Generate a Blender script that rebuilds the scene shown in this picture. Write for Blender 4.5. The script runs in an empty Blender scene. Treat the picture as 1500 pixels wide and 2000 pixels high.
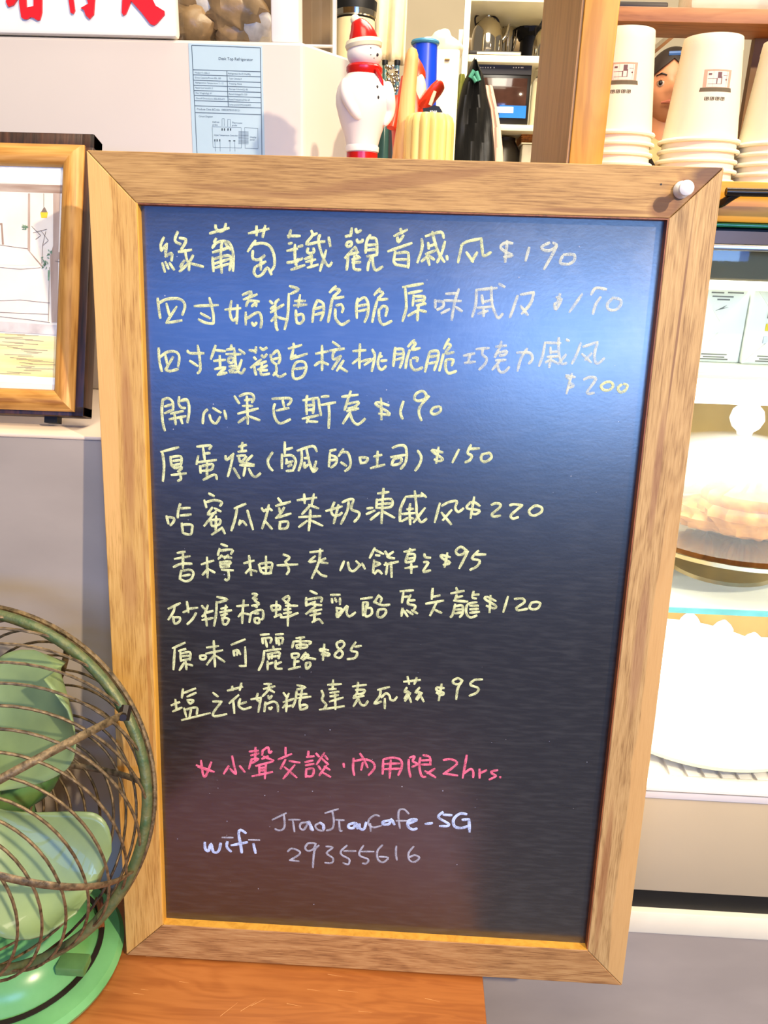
import bpy, bmesh, math, random
import numpy as np
from mathutils import Vector, Matrix
random.seed(4)
scene = bpy.context.scene
COL = scene.collection
# ------------------------------------------------------------------ camera
# camera axes in world space (right, down, forward) and position, metres. X right along the board, Y into the cafe, Z up
F_PX = 1500.0
RW = [[0.9985669, 0.0423348, -0.0327387], [0.0447640, -0.3254581, 0.9444963], [0.0293300, -0.9446083, -0.3268867]]
CAM = Vector((0.268210, -0.579755, 0.688891))
RIGHT = Vector((RW[0][0], RW[1][0], RW[2][0])); DOWN = Vector((RW[0][1], RW[1][1], RW[2][1])); FWD = Vector((RW[0][2], RW[1][2], RW[2][2]))
cam_data = bpy.data.cameras.new('camera'); cam = bpy.data.objects.new('camera', cam_data); COL.objects.link(cam)
cam_data.sensor_fit = 'VERTICAL'; cam_data.sensor_height = 36.0; cam_data.lens = 36.0 * F_PX / 2000.0
cam_data.clip_start = 0.01; cam_data.clip_end = 50
M = Matrix.Identity(4)
for i in range(3):
    M[i][0] = RIGHT[i]; M[i][1] = -DOWN[i]; M[i][2] = -FWD[i]; M[i][3] = CAM[i]
cam.matrix_world = M
scene.camera = cam

def at(px, py, Y=None, Z=None, X=None):
    """a point of the place, measured from the photograph, on a plane of known depth / height / side"""
    d = RIGHT * (px - 750) + DOWN * (py - 1000) + FWD * F_PX
    if Y is not None: t = (Y - CAM.y) / d.y
    elif Z is not None: t = (Z - CAM.z) / d.z
    else: t = (X - CAM.x) / d.x
    return CAM + d * t

# ------------------------------------------------------------------ light
scene.view_settings.view_transform = 'Standard'; scene.view_settings.look = 'None'
scene.view_settings.exposure = 0.0; scene.view_settings.gamma = 1.0
scene.view_settings.use_curve_mapping = False
world = bpy.data.worlds.new('cafe_ambient'); scene.world = world; world.use_nodes = True
bg = world.node_tree.nodes['Background']; bg.inputs[0].default_value = (1.0, 0.86, 0.70, 1); bg.inputs[1].default_value = 0.24
def area(name, loc, target, size, power, color, size_y=None, spread=None):
    l = bpy.data.lights.new(name, 'AREA'); l.energy = power; l.color = color; l.size = size
    if size_y: l.shape = 'RECTANGLE'; l.size_y = size_y
    if spread: l.spread = spread
    o = bpy.data.objects.new(name, l); COL.objects.link(o); o.location = loc
    o.rotation_euler = (Vector(target) - Vector(loc)).to_track_quat('-Z', 'Y').to_euler()
    return o
# warm ceiling spot, right of and behind the photographer: throws the board's shadow to the left
sp = bpy.data.lights.new('warm_spot', 'SPOT'); sp.energy = 310; sp.color = (1.0, 0.80, 0.56); sp.shadow_soft_size = 0.035
sp.spot_size = math.radians(62); sp.spot_blend = 0.6
so = bpy.data.objects.new('warm_spot', sp); COL.objects.link(so); so.location = (1.75, -1.50, 1.84)
so.rotation_euler = (Vector((0.2, 0.05, 0.4)) - Vector(so.location)).to_track_quat('-Z', 'Y').to_euler()
# cool daylight of the shop window behind the photographer (mirrors bluish in the board)
area('shop_window_daylight', (0.25, -2.9, 0.93), (0.25, 0.05, 0.62), 3.0, 42, (0.07, 0.27, 1.0), 0.52)
area('shop_door_daylight', (1.15, -2.85, 0.92), (0.40, 0.05, 0.62), 1.0, 20, (0.36, 0.62, 1.0), 0.50)
# overhead: added fill for the cafe side, then the kitchen lamps
area('cafe_overhead_fill', (0.3, -0.9, 2.3), (0.3, 0.1, 0.3), 0.9, 34, (1.0, 0.86, 0.64))  # unseen area light added as general fill from above
area('kitchen_ceiling_lamp', (0.7, 1.0, 2.3), (0.6, 1.3, 0.8), 1.0, 56, (1.0, 0.88, 0.68))
area('kitchen_front_lamp', (0.5, 0.25, 1.9), (0.5, 1.6, 0.9), 0.6, 20, (1.0, 0.92, 0.78))

# ------------------------------------------------------------------ materials
def lin(c):
    return tuple(((v / 255) / 12.92 if v / 255 <= 0.04045 else ((v / 255 + 0.055) / 1.055) ** 2.4) for v in c) + (1,)
def mat(name, rgb, rough=0.5, metal=0.0, var=0.12, scale=30, bump=0.0, emit=0.0, trans=0.0, ior=1.45, spec=None, stretch=None, alpha=1.0, rgb2=None, coat=0.0):
    m = bpy.data.materials.new(name); m.use_nodes = True
    nt = m.node_tree; N = nt.nodes; L = nt.links; b = N['Principled BSDF']
    tc = N.new('ShaderNodeTexCoord'); mp = N.new('ShaderNodeMapping'); L.new(tc.outputs['Object'], mp.inputs['Vector'])
    if stretch: mp.inputs['Scale'].default_value = stretch
    nz = N.new('ShaderNodeTexNoise'); nz.inputs['Scale'].default_value = scale; nz.inputs['Detail'].default_value = 5
    L.new(mp.outputs['Vector'], nz.inputs['Vector'])
    cr = N.new('ShaderNodeValToRGB'); L.new(nz.outputs['Fac'], cr.inputs['Fac'])
    c = lin(rgb); d = lin(rgb2) if rgb2 else tuple(v * (1 - var) for v in c[:3]) + (1,)
    hi = c if rgb2 else tuple(min(1, v * (1 + var * 0.6)) for v in c[:3]) + (1,)
    cr.color_ramp.elements[0].position = 0.32; cr.color_ramp.elements[0].color = d
    cr.color_ramp.elements[1].position = 0.68; cr.color_ramp.elements[1].color = hi
    L.new(cr.outputs['Color'], b.inputs['Base Color'])
    b.inputs['Roughness'].default_value = rough; b.inputs['Metallic'].default_value = metal; b.inputs['IOR'].default_value = ior
    b.inputs['Transmission Weight'].default_value = trans; b.inputs['Alpha'].default_value = alpha
    b.inputs['Coat Weight'].default_value = coat
    if spec is not None: b.inputs['Specular IOR Level'].default_value = spec
    if emit: b.inputs['Emission Color'].default_value = c; b.inputs['Emission Strength'].default_value = emit
    if bump:
        bp = N.new('ShaderNodeBump'); bp.inputs['Strength'].default_value = bump; bp.inputs['Distance'].default_value = 0.002
        L.new(nz.outputs['Fac'], bp.inputs['Height']); L.new(bp.outputs['Normal'], b.inputs['Normal'])
    return m
def wood(name, dark, mid, light, axis='X', fine=260, rough=0.5, split=None, bump=0.25, ring=1.0, spots=()):
    """grain runs along the axis; split = (coordinate, slope along the grain, side) for pale sapwood"""
    m = bpy.data.materials.new(name); m.use_nodes = True
    nt = m.node_tree; N = nt.nodes; L = nt.links; b = N['Principled BSDF']
    tc = N.new('ShaderNodeTexCoord')
    mp = N.new('ShaderNodeMapping'); L.new(tc.outputs['Object'], mp.inputs['Vector'])
    mp.inputs['Scale'].default_value = {'X': (0.045, 1, 1), 'Y': (1, 0.045, 1), 'Z': (1, 1, 0.045)}[axis]
    n1 = N.new('ShaderNodeTexNoise'); n1.inputs['Scale'].default_value = fine; n1.inputs['Detail'].default_value = 7; n1.inputs['Roughness'].default_value = 0.62
    L.new(mp.outputs['Vector'], n1.inputs['Vector'])
    mp2 = N.new('ShaderNodeMapping'); L.new(tc.outputs['Object'], mp2.inputs['Vector'])
    mp2.inputs['Scale'].default_value = {'X': (0.16, 1, 1), 'Y': (1, 0.16, 1), 'Z': (1, 1, 0.16)}[axis]
    n2 = N.new('ShaderNodeTexNoise'); n2.inputs['Scale'].default_value = 38; n2.inputs['Detail'].default_value = 4; n2.inputs['Distortion'].default_value = 0.6
    L.new(mp2.outputs['Vector'], n2.inputs['Vector'])
    w = N.new('ShaderNodeMath'); w.operation = 'SINE'; k = N.new('ShaderNodeMath'); k.operation = 'MULTIPLY'; k.inputs[1].default_value = 42 * ring
    L.new(n2.outputs['Fac'], k.inputs[0]); L.new(k.outputs[0], w.inputs[0])
    a1 = N.new('ShaderNodeMath'); a1.operation = 'MULTIPLY_ADD'; a1.inputs[1].default_value = 0.07; L.new(w.outputs[0], a1.inputs[0])
    L.new(n1.outputs['Fac'], a1.inputs[2])
    cr = N.new('ShaderNodeValToRGB'); L.new(a1.outputs[0], cr.inputs['Fac'])
    e = cr.color_ramp.elements; e[0].position = 0.30; e[0].color = lin(dark); e[1].position = 0.72; e[1].color = lin(light)
    x = e.new(0.48); x.color = lin(mid)
    out = cr.outputs['Color']
    if split:
        pos, slope, side, tint, zlim = split
        sx = N.new('ShaderNodeSeparateXYZ'); L.new(tc.outputs['Object'], sx.inputs[0])
        s1 = N.new('ShaderNodeMath'); s1.operation = 'MULTIPLY_ADD'; s1.inputs[1].default_value = slope
        L.new(sx.outputs['Z'], s1.inputs[0]); L.new(sx.outputs['X'], s1.inputs[2])
        s2 = N.new('ShaderNodeMath'); s2.operation = 'MULTIPLY_ADD'; s2.inputs[1].default_value = 0.022
        L.new(n2.outputs['Fac'], s2.inputs[0]); L.new(s1.outputs[0], s2.inputs[2])
        r = N.new('ShaderNodeMapRange'); r.inputs['From Min'].default_value = pos; r.inputs['From Max'].default_value = pos + 0.0016 * side
        L.new(s2.outputs[0], r.inputs['Value'])
        r2 = N.new('ShaderNodeMapRange'); r2.inputs['From Min'].default_value = zlim[0]; r2.inputs['From Max'].default_value = zlim[1]
        zz = N.new('ShaderNodeMath'); zz.operation = 'MULTIPLY_ADD'; zz.inputs[1].default_value = 0.2; L.new(n1.outputs['Fac'], zz.inputs[0]); L.new(sx.outputs['Z'], zz.inputs[2])
        L.new(zz.outputs[0], r2.inputs['Value'])
        mu = N.new('ShaderNodeMath'); mu.operation = 'MULTIPLY'; L.new(r.outputs[0], mu.inputs[0]); L.new(r2.outputs[0], mu.inputs[1])
        mv = N.new('ShaderNodeMath'); mv.operation = 'MULTIPLY'; mv.inputs[1].default_value = 0.82; L.new(mu.outputs[0], mv.inputs[0])
        mx = N.new('ShaderNodeMix'); mx.data_type = 'RGBA'; L.new(mv.outputs[0], mx.inputs[0]); L.new(out, mx.inputs[6]); mx.inputs[7].default_value = lin(tint)
        out = mx.outputs[2]
    for (cx, cz, rx, rz, an, tint, k) in spots:      # stains, knots and dark grain lines with a place of their own
        mq = N.new('ShaderNodeMapping'); mq.vector_type = 'TEXTURE'; L.new(tc.outputs['Object'], mq.inputs[0])
        mq.inputs['Location'].default_value = (cx, 0, cz); mq.inputs['Rotation'].default_value = (0, -math.radians(an), 0); mq.inputs['Scale'].default_value = (rx, 1000, rz)
        ln_ = N.new('ShaderNodeVectorMath'); ln_.operation = 'LENGTH'; L.new(mq.outputs[0], ln_.inputs[0])
        aa = N.new('ShaderNodeMath'); aa.operation = 'MULTIPLY_ADD'; aa.inputs[1].default_value = 0.9; L.new(n2.outputs['Fac'], aa.inputs[0]); L.new(ln_.outputs['Value'], aa.inputs[2])
        rr = N.new('ShaderNodeMapRange'); rr.inputs['From Min'].default_value = 1.5; rr.inputs['From Max'].default_value = 1.05; rr.inputs['To Max'].default_value = k; L.new(aa.outputs[0], rr.inputs['Value'])
        mz = N.new('ShaderNodeMix'); mz.data_type = 'RGBA'; L.new(rr.outputs[0], mz.inputs[0]); L.new(out, mz.inputs[6]); mz.inputs[7].default_value = lin(tint); out = mz.outputs[2]
    L.new(out, b.inputs['Base Color']); b.inputs['Roughness'].default_value = rough
    bp = N.new('ShaderNodeBump'); bp.inputs['Strength'].default_value = bump; bp.inputs['Distance'].default_value = 0.0008
    L.new(n1.outputs['Fac'], bp.inputs['Height']); L.new(bp.outputs['Normal'], b.inputs['Normal'])
    return m
def glass(name, tint=(253, 254, 253), alpha=0.05, rough=0.02):
    """thin clear pane: mostly see-through, mirror-like skin"""
    m = bpy.data.materials.new(name); m.use_nodes = True
    nt = m.node_tree; N = nt.nodes; L = nt.links; N.remove(N['Principled BSDF'])
    t = N.new('ShaderNodeBsdfTransparent'); t.inputs[0].default_value = lin(tint)
    g = N.new('ShaderNodeBsdfGlossy'); g.inputs['Roughness'].default_value = rough
    fr = N.new('ShaderNodeLayerWeight'); fr.inputs['Blend'].default_value = 0.5
    pw = N.new('ShaderNodeMath'); pw.operation = 'POWER'; pw.inputs[1].default_value = 4.0; L.new(fr.outputs['Facing'], pw.inputs[0])
    ad = N.new('ShaderNodeMath'); ad.operation = 'MULTIPLY_ADD'; ad.inputs[1].default_value = 0.8; ad.inputs[2].default_value = 0.022; L.new(pw.outputs[0], ad.inputs[0])
    mx = N.new('ShaderNodeMixShader'); L.new(ad.outputs[0], mx.inputs[0]); L.new(t.outputs[0], mx.inputs[1]); L.new(g.outputs[0], mx.inputs[2])
    L.new(mx.outputs[0], N['Material Output'].inputs[0])
    return m
def veil(name, rgb, opacity=0.5, rough=0.3):
    """milky see-through plastic or frosted glass, or a sheen painted over clear glass"""
    m = bpy.data.materials.new(name); m.use_nodes = True
    nt = m.node_tree; N = nt.nodes; L = nt.links; b = N['Principled BSDF']
    b.inputs['Base Color'].default_value = lin(rgb); b.inputs['Roughness'].default_value = rough
    t = N.new('ShaderNodeBsdfTransparent'); mx = N.new('ShaderNodeMixShader')
    nz = N.new('ShaderNodeTexNoise'); nz.inputs['Scale'].default_value = 9
    r = N.new('ShaderNodeMapRange'); r.inputs['To Min'].default_value = opacity * 0.85; r.inputs['To Max'].default_value = min(1, opacity * 1.15)
    L.new(nz.outputs['Fac'], r.inputs['Value']); L.new(r.outputs[0], mx.inputs[0])
    L.new(t.outputs[0], mx.inputs[1]); L.new(b.outputs[0], mx.inputs[2]); L.new(mx.outputs[0], N['Material Output'].inputs[0])
    return m
def chalk(name, rgb, cover=0.9, emis=0.0):
    """dry chalk: grains of pigment with bare board between them"""
    m = bpy.data.materials.new(name); m.use_nodes = True
    nt = m.node_tree; N = nt.nodes; L = nt.links; b = N['Principled BSDF']
    b.inputs['Base Color'].default_value = lin(rgb); b.inputs['Roughness'].default_value = 1.0; b.inputs['Specular IOR Level'].default_value = 0.0
    tc = N.new('ShaderNodeTexCoord'); nz = N.new('ShaderNodeTexNoise'); nz.inputs['Scale'].default_value = 1100; nz.inputs['Detail'].default_value = 2
    n2 = N.new('ShaderNodeTexNoise'); n2.inputs['Scale'].default_value = 140; L.new(tc.outputs['Object'], n2.inputs['Vector'])
    L.new(tc.outputs['Object'], nz.inputs['Vector'])
    a = N.new('ShaderNodeMath'); a.operation = 'ADD'; L.new(nz.outputs['Fac'], a.inputs[0]); L.new(n2.outputs['Fac'], a.inputs[1])
    r = N.new('ShaderNodeMapRange'); r.inputs['From Min'].default_value = 0.72; r.inputs['From Max'].default_value = 1.12
    r.inputs['To Min'].default_value = cover * 0.35; r.inputs['To Max'].default_value = cover; L.new(a.outputs[0], r.inputs['Value'])
    t = N.new('ShaderNodeBsdfTransparent'); mx = N.new('ShaderNodeMixShader'); L.new(r.outputs[0], mx.inputs[0])
    L.new(t.outputs[0], mx.inputs[1]); L.new(b.outputs[0], mx.inputs[2]); L.new(mx.outputs[0], N['Material Output'].inputs[0])
    return m

# ------------------------------------------------------------------ mesh helpers
class MB:
    def __init__(s): s.v = []; s.f = []; s.m = []
    def add(s, vs, fs, mi=0):
        o = len(s.v); s.v += [tuple(v) for v in vs]; s.f += [tuple(i + o for i in f) for f in fs]; s.m += [mi] * len(fs); return s
    def box(s, a, b, mi=0, bev=0.0):
        x0, y0, z0 = [min(a[i], b[i]) for i in range(3)]; x1, y1, z1 = [max(a[i], b[i]) for i in range(3)]
        if bev <= 0:
            return s.add([(x0,y0,z0),(x1,y0,z0),(x1,y1,z0),(x0,y1,z0),(x0,y0,z1),(x1,y0,z1),(x1,y1,z1),(x0,y1,z1)],
                  [(0,3,2,1),(4,5,6,7),(0,1,5,4),(1,2,6,5),(2,3,7,6),(3,0,4,7)], mi)
        bm = bmesh.new(); bmesh.ops.create_cube(bm, size=1)
        for v in bm.verts: v.co = Vector(((x0+x1)/2 + v.co.x*(x1-x0), (y0+y1)/2 + v.co.y*(y1-y0), (z0+z1)/2 + v.co.z*(z1-z0)))
        bmesh.ops.bevel(bm, geom=bm.edges[:], offset=min(bev, .45*min(x1-x0, y1-y0, z1-z0)), segments=2, affect='EDGES', profile=0.5)
        bm.verts.index_update(); s.add([v.co[:] for v in bm.verts], [[v.index for v in f.verts] for f in bm.faces], mi); bm.free(); return s
    def prism(s, poly, d0, d1, axis='Y', mi=0):
        n = len(poly)
        def mk(p, d): return {'Y': (p[0], d, p[1]), 'Z': (p[0], p[1], d), 'X': (d, p[0], p[1])}[axis]
        vs = [mk(p, d0) for p in poly] + [mk(p, d1) for p in poly]
        fs = [tuple(range(n)), tuple(range(2*n-1, n-1, -1))] + [(i, i+n, (i+1) % n + n, (i+1) % n) for i in range(n)]
        return s.add(vs, fs, mi)
    def solid(s, quad, nrm, t, mi=0):
        """slab from a polygon in space and a thickness along nrm"""
        n = len(quad); q = [Vector(p) for p in quad]; nn = Vector(nrm) * t
        vs = [p[:] for p in q] + [(p + nn)[:] for p in q]
        fs = [tuple(range(n)), tuple(range(2*n-1, n-1, -1))] + [(i, i+n, (i+1) % n + n, (i+1) % n) for i in range(n)]
        return s.add(vs, fs, mi)
    def lathe(s, prof, c=(0,0,0), seg=32, mi=0, flute=0.0, nf=0, axis=None, cap=True, a0=0.0, a1=None):
        full = a1 is None
        span = 2*math.pi if full else a1 - a0
        cols = seg if full else seg + 1
        vs = []
        for (r, z) in prof:
            for i in range(cols):
                a = a0 + span * i / seg; rr = r * (1 + flute * abs(math.cos(nf * a / 2))) if flute else r
                vs.append(Vector((rr * math.cos(a), rr * math.sin(a), z)))
        if axis is not None:
            q = Vector((0,0,1)).rotation_difference(Vector(axis).normalized()); vs = [q @ v for v in vs]
        vs = [(v + Vector(c))[:] for v in vs]; fs = []
        for j in range(len(prof) - 1):
            for i in range(seg):
                k = (i + 1) % cols if full else i + 1
                fs.append((j*cols+i, j*cols+k, (j+1)*cols+k, (j+1)*cols+i))
        if cap and full:
            if prof[0][0] > 1e-5: fs.append(tuple(range(cols))[::-1])
            if prof[-1][0] > 1e-5: fs.append(tuple(range((len(prof)-1)*cols, len(prof)*cols)))
        return s.add(vs, fs, mi)
    def tube(s, pts, r, seg=8, mi=0, closed=False, flat=1.0, up=None):
        pts = [Vector(p) for p in pts]; n = len(pts); vs = []; prev = None
        for i, p in enumerate(pts):
            if closed: t = pts[(i+1) % n] - pts[i-1]
            else: t = pts[min(i+1, n-1)] - pts[max(i-1, 0)]
            t = t.normalized() if t.length > 1e-9 else Vector((0,0,1))
            if up is not None: a = Vector(up)
            elif prev is None: a = Vector((0,0,1)) if abs(t.z) < .9 else Vector((1,0,0))
            else: a = prev
            u = (a - t * a.dot(t))
            if u.length < 1e-6: u = t.orthogonal()
            u.normalize(); prev = u; w = t.cross(u)
            rr = r[i] if isinstance(r, (list, tuple)) else r
            for k in range(seg):
                an = 2*math.pi*k/seg; vs.append((p + (u*math.cos(an)*flat + w*math.sin(an)) * rr)[:])
        fs = []
        for i in range(n if closed else n - 1):
            j = (i + 1) % n
            for k in range(seg): fs.append((i*seg+k, i*seg+(k+1) % seg, j*seg+(k+1) % seg, j*seg+k))
        if not closed: fs += [tuple(range(seg))[::-1], tuple(range((n-1)*seg, n*seg))]
        return s.add(vs, fs, mi)
    def ball(s, c, r, seg=16, rings=10, mi=0, fn=None):
        r = (r, r, r) if not isinstance(r, (tuple, list)) else r; vs = []; fs = []
        for j in range(rings + 1):
            th = math.pi * j / rings
            for i in range(seg):
                a = 2*math.pi*i/seg; d = Vector((math.sin(th)*math.cos(a), math.sin(th)*math.sin(a), math.cos(th)))
                k = fn(d) if fn else 1.0
                vs.append((c[0]+r[0]*d.x*k, c[1]+r[1]*d.y*k, c[2]+r[2]*d.z*k))
        for j in range(rings):
            for i in range(seg): fs.append((j*seg+i, (j+1)*seg+i, (j+1)*seg+(i+1) % seg, j*seg+(i+1) % seg))
        return s.add(vs, fs, mi)
def root_loc(p):
    if p is None: return Vector((0,0,0))
    while p.parent: p = p.parent
    return p.location.copy()
def obj(name, mb, m, parent=None, local=False, smooth=True, bevel=0.0, label=None, cat=None, group=None, kind=None, origin=None):
    me = bpy.data.meshes.new(name)
    off = Vector((0,0,0)) if local else (root_loc(parent) if parent else Vector(origin or (0,0,0)))
    me.from_pydata([(v[0]-off.x, v[1]-off.y, v[2]-off.z) for v in mb.v], [], mb.f)
    for x in (m if isinstance(m, (list, tuple)) else [m]): me.materials.append(x)
    me.polygons.foreach_set('material_index', mb.m)
    bm = bmesh.new(); bm.from_mesh(me); bmesh.ops.remove_doubles(bm, verts=bm.verts, dist=1e-6)
    bmesh.ops.recalc_face_normals(bm, faces=bm.faces); bm.to_mesh(me); bm.free()
    if smooth and len(me.polygons): me.shade_smooth(); me.set_sharp_from_angle(angle=math.radians(38))
    o = bpy.data.objects.new(name, me); COL.objects.link(o)
    if parent: o.parent = parent
    else: o.location = off
    if label: o['label'] = label
    if cat: o['category'] = cat
    if group: o['group'] = group
    if kind: o['kind'] = kind
    return o
def thing(name, loc, label, cat, group=None, kind=None, rot=None):
    o = bpy.data.objects.new(name, None); COL.objects.link(o); o.location = loc; o.empty_display_size = 0.05
    if rot: o.rotation_euler = rot
    o['label'] = label; o['category'] = cat
    if group: o['group'] = group
    if kind: o['kind'] = kind
    return o
def copy_tree(o, parent=None):
    c = o.copy(); COL.objects.link(c)
    if parent: c.parent = parent
    for ch in list(o.children): copy_tree(ch, c)
    return c
def smooth_path(pts, n=4, closed=False):
    P = [Vector(p) for p in pts]; out = []; m = len(P)
    for i in range(m if closed else m - 1):
        p0 = P[(i-1) % m] if closed else P[max(i-1, 0)]; p1 = P[i]; p2 = P[(i+1) % m]; p3 = P[(i+2) % m] if closed else P[min(i+2, m-1)]
        for k in range(n):
            t = k / n
            out.append(0.5 * ((2*p1) + (p2-p0)*t + (2*p0-5*p1+4*p2-p3)*t*t + (3*p1-p0-3*p2+p3)*t**3))
    if not closed: out.append(P[-1])
    return out
def text_mb(txt, size, place, extrude=0.0002):
    """lettering as a flat mesh; place(x, y, d) maps the letter plane into space"""
    cu = bpy.data.curves.new('t', 'FONT'); cu.body = txt; cu.size = size; cu.resolution_u = 3
    o = bpy.data.objects.new('t', cu); COL.objects.link(o); bpy.context.view_layer.update()
    me = bpy.data.meshes.new_from_object(o.evaluated_get(bpy.context.evaluated_depsgraph_get()))
    mb = MB(); mb.add([place(v.co.x, v.co.y) for v in me.vertices], [tuple(p.vertices) for p in me.polygons])
    bpy.data.objects.remove(o); bpy.data.curves.remove(cu); bpy.data.meshes.remove(me)
    return mb
# ------------------------------------------------------------------ shared materials
M_conc = mat('microcement_grey', (170, 158, 146), 0.8, var=0.10, scale=7, bump=0.15, stretch=(1, 1, 2.2))
M_cream = mat('cream_worktop', (228, 205, 180), 0.45, var=0.05, scale=12)
M_white = mat('white_enamel', (232, 224, 218), 0.35, var=0.03, scale=6)
M_plaster = mat('cream_plaster', (214, 196, 160), 0.9, var=0.06, scale=3)
M_floor = mat('floor_tile_grey', (120, 112, 104), 0.6, var=0.15, scale=5)
M_steel = mat('brushed_steel', (196, 190, 182), 0.28, 1.0, var=0.08, scale=60, stretch=(0.1, 1, 1))
M_chrome = mat('polished_steel', (215, 205, 185), 0.10, 1.0, var=0.03)
M_black = mat('matt_black', (14, 13, 13), 0.5, var=0.2)
M_dark = mat('dark_brown_black', (34, 24, 18), 0.5, var=0.3, scale=20)
M_lamp = mat('led_diffuser', (255, 250, 238), 0.5, var=0.0, emit=2.6)
M_glass = glass('clear_glass'); M_glass_dim = glass('case_glass', (251, 254, 252))
M_green_glass = mat('green_glass_edge', (22, 92, 62), 0.15, var=0.2)
TZ = -0.0026
WALL_Y = 0.080
# ------------------------------------------------------------------ room shell
obj('floor', MB().box((-3, -4, -0.50), (4, 3.2, -0.46)), M_floor, kind='structure', smooth=False)
obj('wall_back', MB().box((-3, 3.0, -0.46), (4, 3.1, 2.6)), M_plaster, kind='structure', smooth=False)
# half-height service wall: tall on the left, cut down on the right for the display fridge
ztop = at(60, 847, Y=WALL_Y).z
zlow = at(1350, 1826, Y=0.100).z
wall = MB(); wall.prism([(-1.6, -0.46), (0.22, -0.46), (0.22, ztop - 0.004), (-1.6, ztop - 0.004)], WALL_Y, 0.62)
WR_Y = 0.100
obj('wall_right', MB().box((0.2202, WR_Y, -0.46), (1.9, 0.62, zlow)), M_conc, kind='structure', smooth=False)
wo = obj('wall_front', wall, M_conc, kind='structure', smooth=False)
ct = MB(); ct.box((-1.6, WALL_Y - 0.001, ztop - 0.004), (0.22, 0.64, ztop), bev=0.0015)
obj('counter_top', ct, M_cream, kind='structure')
zl1 = at(1350, 1784, Y=WR_Y).z
led = MB(); led.box((0.2202, WR_Y - 0.002, zlow), (1.9, 0.62, zl1), bev=0.002)
obj('counter_ledge', led, mat('ivory_counter_slab', (246, 236, 208), 0.4, var=0.03), kind='structure')

# ------------------------------------------------------------------ low wooden table the board stands on
XT = at(944, 1915, Z=TZ).x
M_table = wood('orange_varnished_wood', (158, 92, 44), (176, 108, 54), (188, 120, 64), 'X', fine=60, rough=0.32, bump=0.05)
t = thing('low_table', (XT - 0.45, -0.16, -0.46), 'orange varnished wooden low table that the chalkboard and the fan stand on', 'table')
obj('table_top', MB().box((XT - 0.92, -0.42, TZ - 0.032), (XT, WALL_Y - 0.002, TZ), bev=0.002), M_table, t)
obj('apron', MB().box((XT - 0.88, -0.39, TZ - 0.09), (XT - 0.04, -0.37, TZ - 0.032)).box((XT - 0.88, 0.03, TZ - 0.09), (XT - 0.04, 0.05, TZ - 0.032)), M_table, t)
for lx in (XT - 0.87, XT - 0.05):
    for ly in (-0.37, 0.03):
        obj('leg', MB().box((lx - 0.02, ly - 0.02, -0.46), (lx + 0.02, ly + 0.02, TZ - 0.032), bev=0.003), M_table, t)
random.seed(11); sc = MB()   # fine scratches worn into the varnish
for px, py, ln, an in ((600, 1932, 26, 5), (660, 1934, 40, 3), (560, 1960, 30, 8), (470, 1975, 34, -40), (490, 1965, 30, -35), (430, 1985, 40, -48), (260, 1940, 22, 3), (275, 1932, 16, 4), (830, 1950, 30, 10), (350, 1917, 20, 6), (700, 1975, 26, 2), (640, 1903, 30, 6), (285, 1868, 22, 2), (180, 1931, 34, 2)):
    a = at(px, py, Z=TZ); r = math.radians(an); L2 = ln / 2000.0
    b = a + Vector((L2 * math.cos(r), L2 * math.sin(r) * -1, 0)); n = Vector((-(b - a).y, (b - a).x, 0)).normalized() * 0.00022
    sc.add([a - n + Vector((0,0,.0001)), b - n * .3 + Vector((0,0,.0001)), b + n * .3 + Vector((0,0,.0001)), a + n + Vector((0,0,.0001))], [(0, 1, 2, 3)])
obj('scratches', sc, mat('bare_scratch', (228, 170, 110), 0.6), t, smooth=False)['kind'] = 'stuff'

# ------------------------------------------------------------------ the chalkboard
LEAN = math.radians(6.0)
BU = Vector((0, math.sin(LEAN), math.cos(LEAN))); BN = Vector((0, math.cos(LEAN), -math.sin(LEAN)))
board = thing('chalkboard', (0, 0, 0), 'large menu chalkboard in a wide brown wooden frame leaning on the low wall', 'chalkboard', rot=(-LEAN, 0, 0))
W_, H_, TH = 0.5, 0.7583, 0.024
ix0, ix1, iz0, iz1 = 0.0386, 0.4625, 0.0385, 0.7200
g = 0.00022
M_top = wood('frame_wood_top', (132, 94, 46), (170, 130, 74), (192, 152, 92), 'X', fine=760, rough=0.55, ring=0.5, spots=[(.458, .729, .013, .010, 25, (124, 78, 38), .85), (.492, .753, .024, .009, 12, (88, 54, 38), .9), (.478, .741, .020, .006, -45, (122, 78, 44), .8), (.478, .741, .020, .006, 45, (122, 78, 44), .5), (.40, .724, .05, .0022, 0, (124, 80, 40), .7), (.25, .742, .10, .006, 8, (136, 92, 50), .6), (.13, .731, .06, .003, -4, (140, 98, 54), .5)])
M_bot = wood('frame_wood_bottom', (122, 80, 42), (166, 120, 70), (190, 148, 94), 'X', fine=820, rough=0.55)
M_left = wood('frame_wood_left', (168, 120, 54), (202, 156, 82), (214, 170, 96), 'Z', fine=800, rough=0.5, spots=[(.024, .52, .006, .10, 0, (160, 106, 58), .6), (.020, .40, .009, .045, 0, (168, 116, 66), .5), (.034, .30, .0018, .25, 0, (172, 112, 50), .6)], split=(0.0275, 0.0, -1, (226, 176, 104), (0.50, 0.56)))
M_right = wood('frame_wood_right', (140, 104, 60), (178, 142, 90), (198, 162, 108), 'Z', fine=820, rough=0.55, spots=[(.4795, .64, .0012, .09, -1.0, (120, 80, 50), .8), (.476, .52, .004, .06, 0, (140, 96, 66), .6), (.478, .36, .006, .08, 0, (142, 98, 72), .5), (.470, .12, .004, .09, 0, (140, 88, 50), .6)], split=(0.4955, 0.0, 1, (204, 160, 100), (0.62, 0.50)))
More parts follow.
